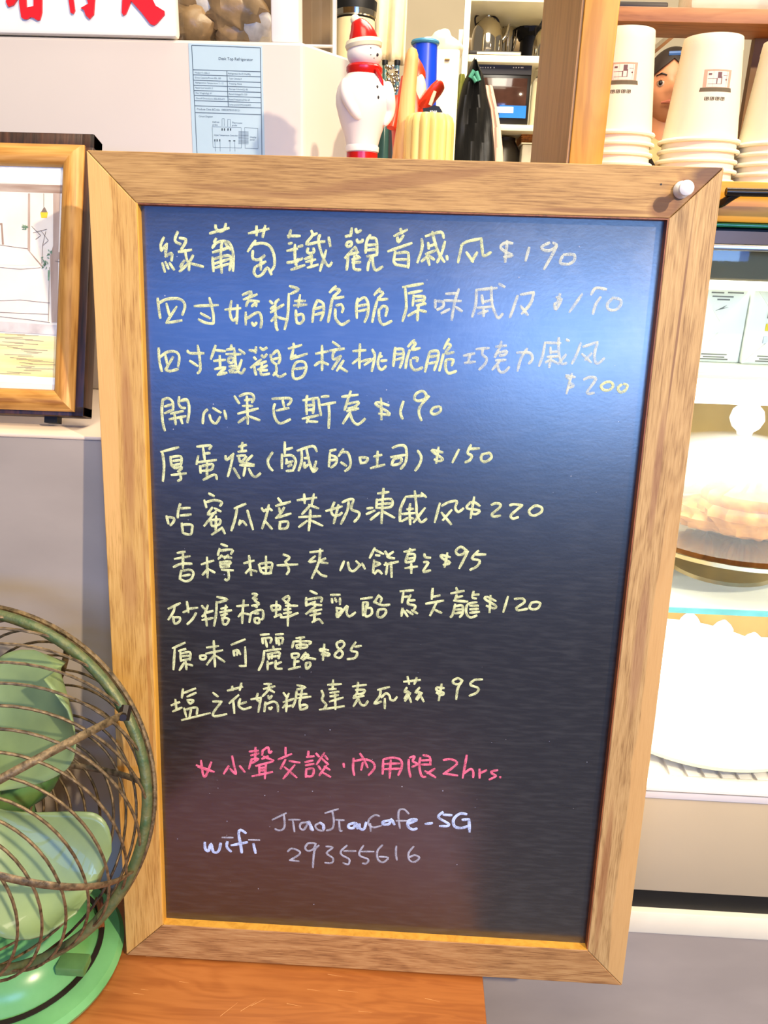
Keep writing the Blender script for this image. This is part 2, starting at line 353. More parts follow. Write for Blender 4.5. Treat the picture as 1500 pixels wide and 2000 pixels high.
def rail(name, poly, m, label):
    mb = MB(); mb.prism(poly, 0.0, TH)
    o = obj(name, mb, m, board, local=True, smooth=False, label=label)
    bv = o.modifiers.new('soft_edge', 'BEVEL'); bv.width = 0.0007; bv.segments = 2; bv.limit_method = 'ANGLE'
    return o
rail('frame_rail', [(g, H_), (W_ - g, H_), (ix1 - g * .5, iz1), (ix0 + g * .5, iz1)], M_top, 'top rail of the frame, strongly figured brown wood')
rail('frame_rail', [(g, 0), (ix0 + g, iz0), (ix1 - g, iz0), (W_ - g, 0)], M_bot, 'bottom rail of the frame, dark streaky brown wood')
rail('frame_rail', [(0, g), (0, H_ - g), (ix0, iz1 - g), (ix0, iz0 + g)], M_left, 'left stile of the frame, pale at its outer side')
rail('frame_rail', [(W_, g), (ix1, iz0 + g), (ix1, iz1 - g), (W_, H_ - g)], M_right, 'right stile of the frame, reddish with a pale outer edge')
# thin rebate lip behind the stiles
lip = MB(); lip2 = MB()
for a, b in (((ix0 - .001, .0006, iz0 - .001), (ix0 + .0010, .0098, iz1 + .001)), ((ix0, .0006, iz0 - .001), (ix1, .0098, iz0 + .0010))): lip.box(a, b)
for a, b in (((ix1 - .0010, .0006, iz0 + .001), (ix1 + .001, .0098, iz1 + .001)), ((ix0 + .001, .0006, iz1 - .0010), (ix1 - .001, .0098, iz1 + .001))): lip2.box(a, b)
obj('inner_lip', lip2, wood('lip_wood_shaded', (110, 60, 28), (140, 80, 40), (156, 94, 50), 'Z', fine=200), board, local=True, smooth=False)  # right and top lip: shade painted in as a darker wood tone
obj('inner_lip', lip, wood('lip_wood_lit', (206, 148, 50), (220, 162, 60), (232, 176, 72), 'Z', fine=90), board, local=True, smooth=False)  # left and bottom lip: lamplight painted in as brighter yellow wood
# slate
SL = 0.0085
ms = bpy.data.materials.new('blackboard_paint'); ms.use_nodes = True
nt = ms.node_tree; N = nt.nodes; L = nt.links; b = N['Principled BSDF']
tc = N.new('ShaderNodeTexCoord'); nz = N.new('ShaderNodeTexNoise'); nz.inputs['Scale'].default_value = 9; nz.inputs['Detail'].default_value = 8; nz.inputs['Roughness'].default_value = 0.68
L.new(tc.outputs['Object'], nz.inputs['Vector'])
mp = N.new('ShaderNodeMapping'); mp.inputs['Scale'].default_value = (3, 1, 22); L.new(tc.outputs['Object'], mp.inputs[0])
n2 = N.new('ShaderNodeTexNoise'); n2.inputs['Scale'].default_value = 14; n2.inputs['Detail'].default_value = 6; L.new(mp.outputs[0], n2.inputs['Vector'])
n3 = N.new('ShaderNodeTexNoise'); n3.inputs['Scale'].default_value = 420; n3.inputs['Detail'].default_value = 3; L.new(tc.outputs['Object'], n3.inputs['Vector'])
sx = N.new('ShaderNodeSeparateXYZ'); L.new(tc.outputs['Object'], sx.inputs[0])
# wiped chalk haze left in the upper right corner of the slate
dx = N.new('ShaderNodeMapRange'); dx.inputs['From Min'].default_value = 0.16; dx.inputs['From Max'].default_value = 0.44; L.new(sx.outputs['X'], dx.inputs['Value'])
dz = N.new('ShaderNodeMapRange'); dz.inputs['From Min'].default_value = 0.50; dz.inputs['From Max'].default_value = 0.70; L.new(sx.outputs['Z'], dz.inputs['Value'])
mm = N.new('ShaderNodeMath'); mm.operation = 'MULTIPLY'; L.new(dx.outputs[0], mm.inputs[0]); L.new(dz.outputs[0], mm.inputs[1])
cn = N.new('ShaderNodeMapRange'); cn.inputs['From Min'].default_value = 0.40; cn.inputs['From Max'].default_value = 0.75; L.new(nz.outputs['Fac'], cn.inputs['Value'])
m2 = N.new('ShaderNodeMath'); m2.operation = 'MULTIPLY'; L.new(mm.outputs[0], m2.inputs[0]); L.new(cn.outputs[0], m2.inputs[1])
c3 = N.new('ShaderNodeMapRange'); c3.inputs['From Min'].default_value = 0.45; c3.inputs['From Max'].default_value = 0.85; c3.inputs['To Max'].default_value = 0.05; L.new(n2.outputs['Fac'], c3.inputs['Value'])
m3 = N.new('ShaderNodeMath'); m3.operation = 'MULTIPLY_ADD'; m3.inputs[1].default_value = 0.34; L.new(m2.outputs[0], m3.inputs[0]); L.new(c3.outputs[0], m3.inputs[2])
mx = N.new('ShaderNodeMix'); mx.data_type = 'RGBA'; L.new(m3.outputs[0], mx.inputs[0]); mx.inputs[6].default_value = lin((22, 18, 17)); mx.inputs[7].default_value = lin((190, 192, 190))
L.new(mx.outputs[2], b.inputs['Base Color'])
b.inputs['Roughness'].default_value = 0.28; b.inputs['IOR'].default_value = 2.2
bp = N.new('ShaderNodeBump'); bp.inputs['Strength'].default_value = 0.14; bp.inputs['Distance'].default_value = 0.0003
L.new(n3.outputs['Fac'], bp.inputs['Height']); L.new(bp.outputs['Normal'], b.inputs['Normal'])
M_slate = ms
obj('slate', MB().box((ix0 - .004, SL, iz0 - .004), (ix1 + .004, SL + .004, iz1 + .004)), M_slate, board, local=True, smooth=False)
obj('backing_panel', MB().box((.012, SL + .0045, .012), (W_ - .012, TH - .003, H_ - .012)), mat('hardboard', (110, 80, 52), 0.8), board, local=True, smooth=False)
# nail hole beside the pin and a knot, both in the top rail
def bpt(px, py, depth=0.0):
    d = RIGHT * (px - 750) + DOWN * (py - 1000) + FWD * F_PX
    k = (depth - CAM.dot(BN)) / d.dot(BN); p = CAM + d * k
    return p.x, p.dot(BU)
hx, hz = bpt(1291, 360)
obj('nail_hole', MB().lathe([(0.0008, -0.0001), (0.0008, 0.0004)], (hx, 0.0, hz), 10, axis=(0, 1, 0)), M_black, board, local=True)
# ------------------------------------------------------------------ the chalk hand-writing
# every stroke was read off enlarged crops of the photograph: crop origin x, y, enlargement, then strokes as points
CHALK = [
 ('yellow_a', 'first line of pale yellow chalk characters, under the top rail', [
  (300,430,5,1,"100,170 70,240 75,300/75,300 130,230/130,230 115,330/115,355 165,325 180,335 175,395/85,420 110,505/115,410 145,475/155,420 200,485/235,115 210,180 220,215 265,235/255,175 315,190 300,240 270,285/245,310 370,290/305,290 325,390 345,420 345,490/260,455 300,395/255,500 345,415 385,345/350,420 485,455/605,50 610,85 650,110 690,90 705,35/550,130 600,115 735,78/610,180 590,215/575,270 610,225 670,205 735,220 770,290 780,390 775,495/700,230 750,290/580,315 735,270/670,205 655,330 665,515/575,365 585,500/575,385 690,350 750,355 755,420 740,490/580,430 740,380/605,465 740,425/930,130 1125,85/1005,60 1005,150/1090,55 1065,165/995,200 920,305/970,240 1060,225 1135,255 1175,340 1180,440 1150,495/970,300 965,360 985,385 1030,385 1085,345/1050,375 1045,485/990,460 1095,405/990,465 980,510 1010,550 1060,530 1110,465 1150,530"),
  (550,430,5,1,"90,100 70,170/60,155 180,155/70,230 100,225/165,260 205,250/130,240 130,370 145,450/55,300 155,280/55,415 130,405 205,375/165,380 135,430/95,485 225,440/290,105 300,150 240,235 350,215/300,150 345,130/260,275 250,310 280,325 315,310 310,275/230,380 300,350/240,410 330,385/295,345 290,430/255,465 355,435/375,145 360,200 385,310 420,400 460,450 490,415/435,295 375,495/350,215 420,210/460,170 475,255/625,160 680,150/685,80 675,150/725,85 735,120 775,100/630,240 650,215 680,215 680,245 650,260 630,245/735,190 745,215 785,210 790,190/720,260 620,370/645,340 750,315/650,350 635,485/725,270 735,320/730,345 765,370/710,350 705,470 770,485/690,385 750,375/690,415 770,410/865,145 830,210 820,320/860,175 915,180 930,230 930,340/835,245 925,240/835,295 925,285/835,355 930,340/880,350 850,420 840,490/885,350 895,440 920,490 985,455/1160,85 1175,130/1100,155 1225,95/1130,165 1140,215 1190,150/1040,305 1270,225/1110,305 1095,400 1115,430/1125,325 1225,315 1240,370 1235,465/1110,385 1225,385/1110,435 1240,455"),
  (800,430,4.2857,1,"100,160 105,230 65,355/135,135 260,100 285,150/190,100 215,200 250,290 290,350/155,190 160,240/165,220 215,200/135,285 215,255/100,345 140,310/145,295 165,375/160,300 205,330/295,180 270,270 230,355/310,300 315,330/435,215 405,355/430,215 480,180 600,155/600,155 610,270 625,300 680,270/475,270 530,350/565,270 520,345"),
  (800,430,4.2857,0.5,"860,195 800,190 760,225 800,265 860,295 790,310/815,175 800,350/1000,230 970,340/1170,190 1110,220 1110,245 1170,255 1230,215 1200,190/1230,225 1125,410/1280,300 1260,360 1330,370/1330,370 1375,340 1375,290 1290,290"),
 ]),
 ('yellow_b', 'second line of pale yellow chalk characters, fading out towards the right', [
  (300,550,5,1,"40,165 50,260 65,355/45,215 120,175 230,165 290,195 305,250 280,325/125,215 155,330/225,245 125,400/125,405 275,380/400,240 630,230/545,160 580,300 585,390 570,410 500,400 440,370/460,310 550,360/760,190 745,280 755,350 780,380 820,345/820,230 810,410/700,275 850,260/870,130 955,100 920,170/880,175 1010,125/905,240 930,190 1030,195/960,240 1000,210 1000,240/900,300 900,420/900,370 1020,300 1055,370 1045,450/960,400 980,430 1005,400/1135,190 1160,215/1225,175 1190,210 1190,300 1195,430 1210,475/1145,265 1180,240/1145,300 1270,225/1150,385 1200,330/1215,350 1290,370/1330,45 1415,75 1340,120/1320,120 1310,330 1280,465/1430,130 1410,250/1380,190 1480,190/1370,235 1495,225/1390,280 1390,350 1400,405/1400,330 1450,320 1465,370 1430,410 1400,400"),
  (600,550,5,1,"100,180 65,270 50,395/105,185 155,215 160,300 130,380/70,270 155,245/75,325 165,300/280,45 220,105/265,75 320,85 250,160 355,150/245,165 225,280 205,395/285,235 330,225 350,260 340,300/275,270 275,350 305,400 345,420 410,380/495,165 480,250 485,355/500,190 560,155 595,220 590,320 560,395/500,240 580,225/505,290 590,270/710,70 655,130/700,95 740,115 690,175 785,170/685,180 655,290 635,395/715,265 740,240 780,260 765,335/700,270 700,330 715,395 750,420 825,385/935,55 1130,20/955,60 965,170 965,270 930,385/990,115 1120,90/1040,135 1030,235/1060,145 1145,150 1135,200 1155,220/1060,190 1145,180/1070,235 1150,215/1090,230 1080,290 1075,380/985,335 1070,285/1095,280 1160,295"),
  (600,550,5,0.7,"1250,180 1250,255/1270,190 1325,200 1325,245 1270,275/1355,120 1470,115/1340,185 1500,190/1480,75 1440,200 1410,375/1310,310 1390,270/1450,250 1510,290"),
  (900,550,4.2857,0.5,"130,70 300,55/130,75 125,190 95,295/255,45 260,180 290,270 315,305 350,270/175,115 185,185/190,170 265,155/140,220 270,210/145,270 225,245/190,230 190,290/320,20 365,45/475,120 430,250 410,300/500,110 610,90/610,90 590,170 530,250/500,205 560,280/585,190 510,270/830,105 810,170 785,185/785,185 795,235 840,160/800,130 845,150/1015,105 910,255/1090,110 1130,55 1215,65/1170,130 1130,190 1105,270/1270,140 1225,190 1240,235 1300,235 1340,190 1330,150 1270,135"),
 ]),
 ('yellow_c', 'third and longest line of pale yellow chalk characters, its price hanging below', [
  (300,660,5,1,"50,100 55,220 80,325/60,190 130,140 210,135 250,180 240,280/115,170 135,270/190,185 130,290 120,310 160,325 240,305/330,125 360,150 490,150/430,75 450,200 455,310 430,345/355,225 430,275/605,75 560,205/600,120 700,130/645,175 650,280/590,225 700,215/600,305 700,290 640,345/625,360 715,340/760,70 755,110/715,115 790,105/710,160 850,160/790,120 800,250 820,320 860,345 890,300/730,200 735,240 770,240 780,200 735,195/740,280 800,275/740,320 800,300/745,335 810,335/860,215 820,330/835,115 890,155/935,120 990,130/1000,90 995,145/1040,95 1070,115 1105,95/980,190 1000,210/1055,170 1075,190 1105,160/1050,210 950,290/985,260 985,300 1000,360/1000,265 1100,230/1020,310 1110,270/1060,250 1045,330 1060,360 1130,350/1050,320 1110,315/1140,165 1160,230 1200,260/1160,165 1210,125 1235,200 1220,250/1165,210 1225,195/1195,265 1200,330 1170,365/1180,340 1230,380 1290,350/1365,55 1375,95/1320,105 1445,70/1365,115 1340,205/1390,170 1340,205 1500,155/1385,245 1360,310 1365,385 1400,400 1460,370 1490,300 1475,240 1420,230 1385,245/1375,305 1480,290"),
  (600,660,5,1,"85,155 205,130/145,75 145,200 145,315/75,270 130,235 205,260/250,40 315,85/225,125 360,105/270,120 250,170 260,210 330,175/330,180 245,305/355,220 290,320/310,280 390,330/450,130 570,120/515,60 510,180 510,295/445,250 500,205/530,230 620,205/635,115 660,180 630,325/560,265 650,200/715,145 690,230 700,290 730,310 770,275/700,185 730,180/720,225 775,220/860,95 850,180 840,275/875,110 935,115 935,200 905,290/870,160 930,155/865,215 935,195/1045,20 985,85/1030,50 1060,55 1020,115 1100,100/1000,120 975,200 960,295/1030,200 1075,195 1070,230/1010,215 1015,275 1055,315 1125,290/1195,140 1170,240 1150,330/1200,135 1275,130 1275,210 1240,315/1195,185 1275,175/1190,250 1270,235/1385,10 1335,105/1370,60 1400,75 1350,150 1430,140/1330,160 1310,240 1290,320/1365,210 1425,215 1410,270/1355,215 1350,290 1380,345 1455,325"),
  (880,660,4.2857,0.65,"110,150 200,130/165,140 145,205/120,210 205,200/215,95 320,85/270,100 265,140 300,170 290,215 240,265/425,30 410,90/380,75 465,65/400,100 370,160/385,130 465,110 455,140 410,150/380,190 460,185/415,190 350,265/390,225 410,280 450,285 490,245/555,125 660,125 685,175 655,215/640,90 590,170 560,275/790,40 920,45/790,45 770,150 740,235/905,0 905,120 930,215 970,210/835,80 835,130/840,120 890,115/810,160 900,155/840,160 825,245/795,205 830,185/850,190 890,210/965,140 900,220/970,15 990,25/1090,45 1050,150 1015,215/1110,75 1230,35/1230,35 1205,130 1210,200 1240,210 1285,170/1100,135 1175,205/1180,130 1125,185/1040,330 965,315 1000,350/1015,300 970,465/990,375 1030,400 985,420/1115,350 1160,330 1215,345 1140,460 1200,460"),
  (880,660,4.2857,0.9,"1300,370 1260,400 1280,435 1330,435 1360,400 1340,370 1300,370/1430,390 1400,420 1420,455 1460,440 1480,400 1450,385"),
 ]),
 ('yellow_d', 'fourth line of pale yellow chalk characters, the short one priced 190', [
  (300,760,5,1,"90,100 80,200 90,330 110,405/90,105 140,90 185,125 190,195/110,170 175,150/110,235 195,200/250,75 245,140 270,180 310,185/255,120 320,100 345,160 345,240 330,325/270,115 320,110/170,240 290,215/155,295 315,265/205,250 215,345/260,270 280,335/525,200 490,240 480,335/545,250 565,310 610,335 650,270/580,185 655,230/690,210 710,290/790,70 835,140/840,70 900,45 960,50 980,90 960,130/890,110 960,100/870,165 965,165/910,70 915,200 920,340/825,240 1020,190/900,275 830,325/930,265 1035,305/1160,95 1330,90 1335,130 1310,155/1260,110 1275,175/1200,210 1320,185/1185,145 1170,200 1190,290 1240,335 1335,295"),
  (580,760,5,1,"60,110 205,85/100,65 90,130 95,245/150,90 165,150 155,235/105,160 155,155/105,205 160,200/55,290 210,255/120,270 95,325/110,315 200,320/240,75 310,70/210,95 220,180 235,255/240,155 375,130/310,145 315,250 310,380/440,75 595,55/525,20 495,110 465,205/500,145 600,125 570,170 500,190/490,215 600,190/520,225 450,335/520,240 545,310 595,345 665,290/895,160 800,130 770,150 890,225 895,250 800,240/820,90 825,295/1040,120 1010,220 1030,290/1265,60 1230,20 1170,40 1145,90 1180,115 1240,100 1270,60/1290,70 1210,160 1190,230 1215,305/1390,170 1330,185 1310,230 1350,245 1400,215 1400,175"),
 ]),
 ('yellow_e', 'fifth line of pale yellow chalk characters, the one with a bracketed word', [
  (300,860,4.4118,1,"65,100 215,60/75,100 90,220 80,350/145,140 155,215 180,235/150,145 235,140 235,215/155,180 230,170/165,215 230,205/180,240 245,235 210,270/155,300 280,285/225,280 235,330 210,350/375,55 490,45 480,75/425,60 440,165/440,115 485,110/385,135 370,205/380,190 540,170/400,220 405,280/405,225 500,205 510,230 490,255 410,265/460,180 460,330/430,340 525,295 545,335/620,135 630,170 690,115/685,120 665,220 640,310/690,240 740,325/765,20 760,90/735,55 800,40/730,100 800,90/735,145 750,190 800,140/720,135 790,130/800,180 850,130/750,190 865,210/745,215 865,220/790,230 775,305/820,245 850,300 880,315 920,285/1025,105 985,170 995,225 1025,260/1130,15 1130,115/1140,80 1195,65/1105,120 1105,240/1115,135 1190,130 1225,180 1205,250/1145,160 1150,200/1140,200 1200,180/1160,225 1190,210/1145,265 1205,260/1240,90 1370,50 1405,95/1275,90 1275,180 1250,260/1300,155 1340,150/1300,190 1300,235 1330,210/1315,60 1340,180 1375,270 1410,240/1400,180 1375,265"),
  (640,860,4.4118,1,"20,90 70,80/20,105 10,225/30,130 75,150 70,200 30,235/20,175 70,165/135,75 95,135/115,105 170,105 195,170 190,230 150,265/115,190 160,220/275,145 285,200/285,145 345,155 325,190 285,195/400,140 465,125/430,95 425,215/370,240 490,210/560,65 610,45 665,50 680,110 670,190 630,245/545,145 675,125/550,210 575,160 635,155 620,200 560,215/775,90 805,140 795,200 755,260/990,105 900,85 920,110 990,160 960,180 920,165/955,60 935,195/1130,80 1075,190/1235,40 1205,110 1240,130 1225,170 1185,190/1220,75 1305,70/1390,110 1330,125 1325,170 1360,185 1410,150 1400,115 1385,108"),
 ]),
 ('yellow_f', 'sixth line of pale yellow chalk characters, priced 220', [
  (310,950,5,1,"75,290 95,365/85,300 145,310 145,345 115,380/210,170 190,240 185,305/200,215 305,210/215,285 315,275/225,360 235,455/230,375 320,375 325,420 310,470 245,460/490,70 540,95/445,135 465,205/460,155 545,135 615,155 600,190/525,205 480,275 560,255/545,215 605,245/560,240 445,385/510,320 520,385 590,370 595,325 515,330/560,290 555,450/520,470 620,405/615,400 645,460/740,215 850,170/765,220 745,320 710,430/795,330 785,375/790,365 820,340 855,380/865,235 890,320 920,420/1005,210 1025,240 1050,225/1075,180 1050,290 1010,410/1080,215 1105,235/1045,345 1105,415/1165,115 1200,160/1145,190 1285,150/1175,210 1190,260 1225,205/1205,250 1145,310/1145,310 1290,265/1185,345 1180,415/1180,350 1260,345 1250,405 1180,415"),
  (560,950,5,1,"105,135 290,110/170,75 175,165/265,75 245,170/225,190 150,270/215,180 310,215/230,230 225,330 215,430/120,300 330,290/200,335 120,395/230,330 350,385/465,155 435,240 460,285 510,280 540,255/505,180 485,260 460,360/385,240 540,195/545,155 600,130 650,130 630,200 640,230 705,255 700,300 660,345/605,150 590,240 530,365/785,215 840,210/780,270 860,235/890,70 995,55/945,20 935,150 925,360/880,125 875,210/885,135 1020,125 1015,200 880,210/880,175 1015,165/905,255 820,325/930,240 1050,305/1165,100 1350,90/1315,65 1360,105/1160,105 1110,220 1105,340/1250,45 1265,180 1270,270 1310,350 1365,315/1205,170 1195,260/1175,225 1235,220/1125,270 1255,260/1125,340 1180,310/1200,270 1205,370/1210,310 1235,315/1350,210 1240,350"),
  (780,950,5,1,"395,165 345,350/415,190 480,155 560,145 545,210 575,250 625,215/410,255 505,370/510,230 425,330/785,190 730,155 685,165 660,215 780,235 750,270 700,265/730,105 695,310/900,180 940,165 985,175 975,210 905,270 920,295 985,285/1080,185 1120,175 1200,185/1200,185 1090,280 1110,315 1160,300/1320,190 1270,230 1275,270 1320,285 1385,250 1390,210 1350,190 1310,192"),
 ]),
 ('yellow_g', 'seventh line of pale yellow chalk characters, priced 95 above the long 120 line', [
  (320,1050,4.6875,1,"125,140 195,130/100,195 240,170/175,140 175,280/90,270 160,240 255,240/160,300 145,380/165,305 240,295 270,325 250,380 200,400 150,380/175,350 240,340/345,245 455,210/395,180 400,365/355,340 395,295/410,290 465,320/525,60 580,80/510,100 495,160/515,120 625,110 615,150/530,160 500,195/540,175 620,185/590,160 555,190/525,225 610,220 595,250/525,245 600,245/515,220 520,270/525,275 600,265/530,295 635,300/590,300 595,370 575,390 560,380/735,235 825,210/780,165 790,260 800,345/750,325 790,280/800,295 850,310/870,245 890,310 920,325/880,240 985,230 985,280 975,325/935,170 935,320/895,280 980,270/910,330 985,325/1095,155 1150,180 1110,220/1110,220 1130,250 1145,300 1125,335/1040,255 1225,245/1340,135 1455,120/1430,105 1420,220 1355,370/1385,170 1330,220 1390,215/1480,190 1430,220 1500,235/1400,300 1440,340 1490,355"),
  (640,1050,4.6875,1,"150,215 115,300/185,225 200,290 240,305 300,245/260,215 300,255/315,235 340,285/430,95 385,185/430,110 510,150/440,160 475,165/525,125 545,160/600,130 545,175 610,190/425,205 415,320/425,220 480,240 420,265/430,330 460,300 495,330/530,230 545,245/545,255 535,335/580,225 585,360/520,250 645,220/700,130 800,110/755,100 720,190 715,225/740,150 795,155 790,210/725,195 790,185/720,230 790,215/710,280 820,265/765,240 765,325/885,150 895,180 940,185/880,225 920,230 875,300/875,300 885,315 940,300/1120,180 1040,160 1050,190 1120,230 1060,250/1095,140 1070,270/1265,115 1220,85 1175,120 1190,155 1240,150 1270,110/1285,125 1205,280/1380,120 1320,190 1390,210 1370,260 1305,295/1340,155 1445,155"),
 ]),
 ('yellow_h', 'eighth line of pale yellow chalk characters, priced 120', [
  (320,1140,5,1,"45,245 160,190/105,215 95,270 45,350/90,320 105,390 150,370 155,330 100,330/225,175 240,280/190,280 235,260/245,245 330,235/315,285 280,345 230,395/370,215 395,245/430,210 400,290/395,290 480,265/375,320 400,300/375,355 480,335/405,300 420,410/520,130 620,155 525,185/515,175 510,300 490,410/605,210 590,340/560,245 620,230/550,280 660,260/560,310 620,295/570,330 580,390 610,395 635,350 590,330/715,220 825,210/780,160 770,270 765,385/730,320 765,280/785,290 830,300/865,100 910,105 870,145 910,150/885,165 930,200 860,215/890,220 910,230/850,290 835,375/850,290 920,260 965,265 970,330 955,350/885,290 925,290/885,340 930,340 925,385 890,375 885,340/1045,220 1060,260/1050,215 1130,215 1130,250/1100,170 1095,320/1060,265 1140,250/1080,325 1140,300 1145,330/1160,150 1215,120 1220,160 1190,190/1170,160 1240,215/1190,215 1305,215/1175,255 1240,245/1170,290 1245,280/1150,330 1220,320 1310,285/1215,200 1210,410"),
  (580,1140,5,1,"130,70 195,100/90,135 90,215/105,155 235,135 235,175/100,210 180,175/140,200 240,210/180,220 90,295/130,275 240,250/130,310 230,290/180,250 165,370/150,375 210,345 250,385/330,110 420,108/340,145 345,185/370,140 385,175/420,140 420,200/385,230 400,320/390,240 440,250 400,300/385,290 400,325 490,215 485,280 510,320 570,280/625,150 735,135/645,180 645,310/645,185 690,185 685,230/685,190 665,300 690,320 730,290 725,240 690,240/800,110 755,185/790,120 825,140 815,180/750,175 830,210 905,205/795,255 785,310 820,330 865,290 860,250 795,255/1010,75 1135,65/1040,80 1025,185/1045,130 1090,125/1110,110 1085,170 1090,200 1155,215 1145,250/1100,165 1150,160/1030,240 1020,315/1040,260 1080,320/1070,260 1130,300/1120,260 1175,290/1325,45 1315,150/1320,130 1395,115/1260,195 1430,165/1365,180 1300,310/1345,255 1410,285"),
  (780,1140,5,1,"555,40 570,80/505,95 630,70/560,110 540,165/545,140 615,120/530,165 665,175/545,200 520,300 500,325/550,220 615,215 615,290 590,325/545,255 610,250/545,290 605,280/725,75 710,130/715,110 775,105/715,140 750,145/755,180 670,200 650,260 665,310 700,330 755,310/690,215 770,215/690,250 770,245/690,285 780,275/940,170 860,130 835,150 940,215 920,240 850,215/890,115 880,280/1060,125 1015,275/1125,150 1200,145 1220,180 1140,235/1140,235 1160,260 1250,245/1290,185 1270,230 1300,250 1350,240 1375,195 1340,178 1290,185"),
 ]),
 ('yellow_i', 'ninth line of pale yellow chalk characters, the shortest, priced 85', [
  (320,1230,3.75,1,"65,135 155,95/80,135 70,290/110,155 160,140/120,165 125,230/125,175 190,165 190,220/130,195 185,190/130,225 190,215/115,295 150,240/160,230 165,290/165,250 210,262/265,190 270,215 300,215 305,190 265,190/315,130 400,120/310,175 430,150/365,80 370,180 375,270/315,255 365,190/380,190 445,235/495,110 595,70/510,150 515,190/515,155 540,150 535,185/545,150 560,180/595,125 600,265/600,265 555,265/710,38 770,32/820,35 875,30/720,60 725,100/720,65 785,60 780,95/745,75 755,125/820,55 825,100/825,65 870,60 865,100/840,75 845,110/800,120 805,145/735,155 855,140/735,155 725,230 695,295/760,175 770,215/765,180 845,165 840,210/790,165 790,210/770,200 845,190/760,230 760,290/770,250 800,240/820,225 820,280 865,285/820,255 860,235/970,62 1030,55/950,85 940,130/950,85 1070,85 1065,105/1000,60 1000,140/970,110 975,135/975,110 1045,110 1040,130 975,135/935,175 940,205/940,175 985,175 980,200 940,205/960,205 955,270/960,235 990,230/915,290 1000,270/1040,165 1005,210/1030,180 1060,185 1020,220/1030,200 1110,215/1040,245 1045,285 1070,265 1070,240 1040,245/1205,150 1150,140 1150,155 1210,175 1200,190 1155,180/1175,105 1165,220/1300,85 1270,95 1270,125 1310,170 1290,205 1255,195 1260,170 1320,115 1310,85 1290,82/1405,90 1370,150 1415,165 1400,205 1345,215/1400,125 1445,118"),
 ]),
 ('yellow_j', 'tenth and lowest line of pale yellow chalk characters, just above the pink notice', [
  (320,1320,4.6875,1,"105,215 115,310/70,270 145,240/85,325 165,290/175,120 165,200/175,160 290,115/215,190 295,155/215,220 240,255 270,225 215,220/185,295 205,375/195,310 300,290 300,350/250,305 235,375/165,405 425,340/450,155 495,190/450,235 530,235/530,235 455,335 465,370 575,350/585,135 720,100/625,95 630,130/710,65 695,130/685,175 600,250/635,225 645,340/700,210 685,270 730,305 800,285/690,260 755,240/860,160 850,215 885,240/890,195 865,330/800,215 890,200/920,75 985,75/915,120 1015,95/960,80 955,130 905,185/965,125 1010,150/955,180 965,210 990,180/930,240 920,325/925,265 1000,235 1040,260 1045,325/960,290 975,305 990,285/1095,155 1120,190/1145,160 1120,215/1095,240 1190,210/1090,290 1125,250/1125,225 1120,325/1135,280 1180,270/1220,85 1295,105 1220,125/1215,140 1205,220 1180,285/1265,130 1245,240/1225,170 1310,165/1220,205 1345,190/1240,225 1250,310/1250,270 1300,265 1310,290 1260,310"),
  (620,1310,4.4118,1,"35,170 50,210 40,250 75,290 60,320/20,335 230,305/135,80 130,160/90,120 205,115/100,160 160,155/110,190 185,180/150,180 155,330/105,265 220,230/110,220 180,210/305,135 420,120/350,100 340,190 315,220/330,165 405,165 390,195 340,200/310,235 400,215/350,240 310,305/355,245 375,290 410,295 435,260/520,165 620,140/545,165 535,220 490,285 550,265/550,230 590,195 620,215 630,250 660,255 685,225/580,240 580,325/745,95 885,80/775,50 790,115/855,60 835,115/770,145 750,185 785,180 750,240/800,190 755,260/790,225 805,270/880,145 845,190 885,185 850,245/900,190 860,250/895,225 915,265/1090,150 1030,145 1030,170 1085,190 1070,210 1025,190/1070,115 1045,255/1245,85 1210,65 1170,85 1175,110 1220,115 1250,80/1245,90 1210,150 1195,245/1350,80 1315,120 1385,150 1370,190 1310,215/1350,78 1420,75"),
 ]),
 ('pink', 'pink chalk notice line with a small star at its start', [
  (370,1450,4.6875,1,"65,210 225,270/105,165 125,295 150,305 200,180/80,225 200,265/390,125 410,220 425,290 370,240/360,215 315,285/460,215 505,270/550,85 630,75/605,45 600,160/565,120 635,100/570,150 545,240/575,155 630,150 575,190/670,70 665,115/670,75 720,45 730,95 755,80/665,150 720,125/680,130 770,165/610,215 765,175/640,200 640,280/700,200 690,330/645,235 690,230/645,260 690,255/575,310 760,270/880,45 880,110/815,155 935,105/880,155 835,240/915,170 1010,185/965,205 860,330/870,225 980,320/1090,80 1085,130/1075,135 1140,125/1060,180 1130,165/1065,210 1140,195/1070,240 1065,315/1075,245 1135,240 1125,305 1070,310/1160,100 1185,130/1235,95 1165,200/1240,120 1265,155/1215,150 1270,200/1180,215 1200,245/1255,210 1190,300/1235,220 1285,250/1220,275 1290,315/1410,190 1415,225"),
  (660,1450,4.4118,1,"135,135 130,220 140,280/145,160 230,145 300,170 315,220 265,280/190,95 220,140 255,215/215,170 200,235/390,145 385,270/395,145 470,130 540,150 550,210 520,280/400,185 530,180/400,230 540,225/455,150 445,305/610,145 610,220 625,295/620,130 660,120 645,160 685,185 640,210/735,110 790,125 795,190/710,130 700,200 720,285 755,295/715,155 790,150/720,190 800,190/835,225 770,265/750,245 840,300/910,150 980,145 1025,185 910,270/910,270 1030,285/1110,110 1075,305/1085,270 1140,230 1165,250 1165,300/1220,230 1220,305/1225,265 1280,240/1375,240 1325,250 1330,270 1360,290 1305,320/1395,300 1402,300"),
 ]),
 ('blue', 'white blue chalk lines with the wifi name and number', [
  (380,1570,5,1.3,"100,375 105,440 135,460 160,390 185,470 235,460 255,385/320,370 315,420 355,465/500,285 450,255 430,290 450,400 460,475/360,405 515,375/575,390 595,480/1100,180 1120,190 1155,255/1225,185 1255,205 1260,245"),
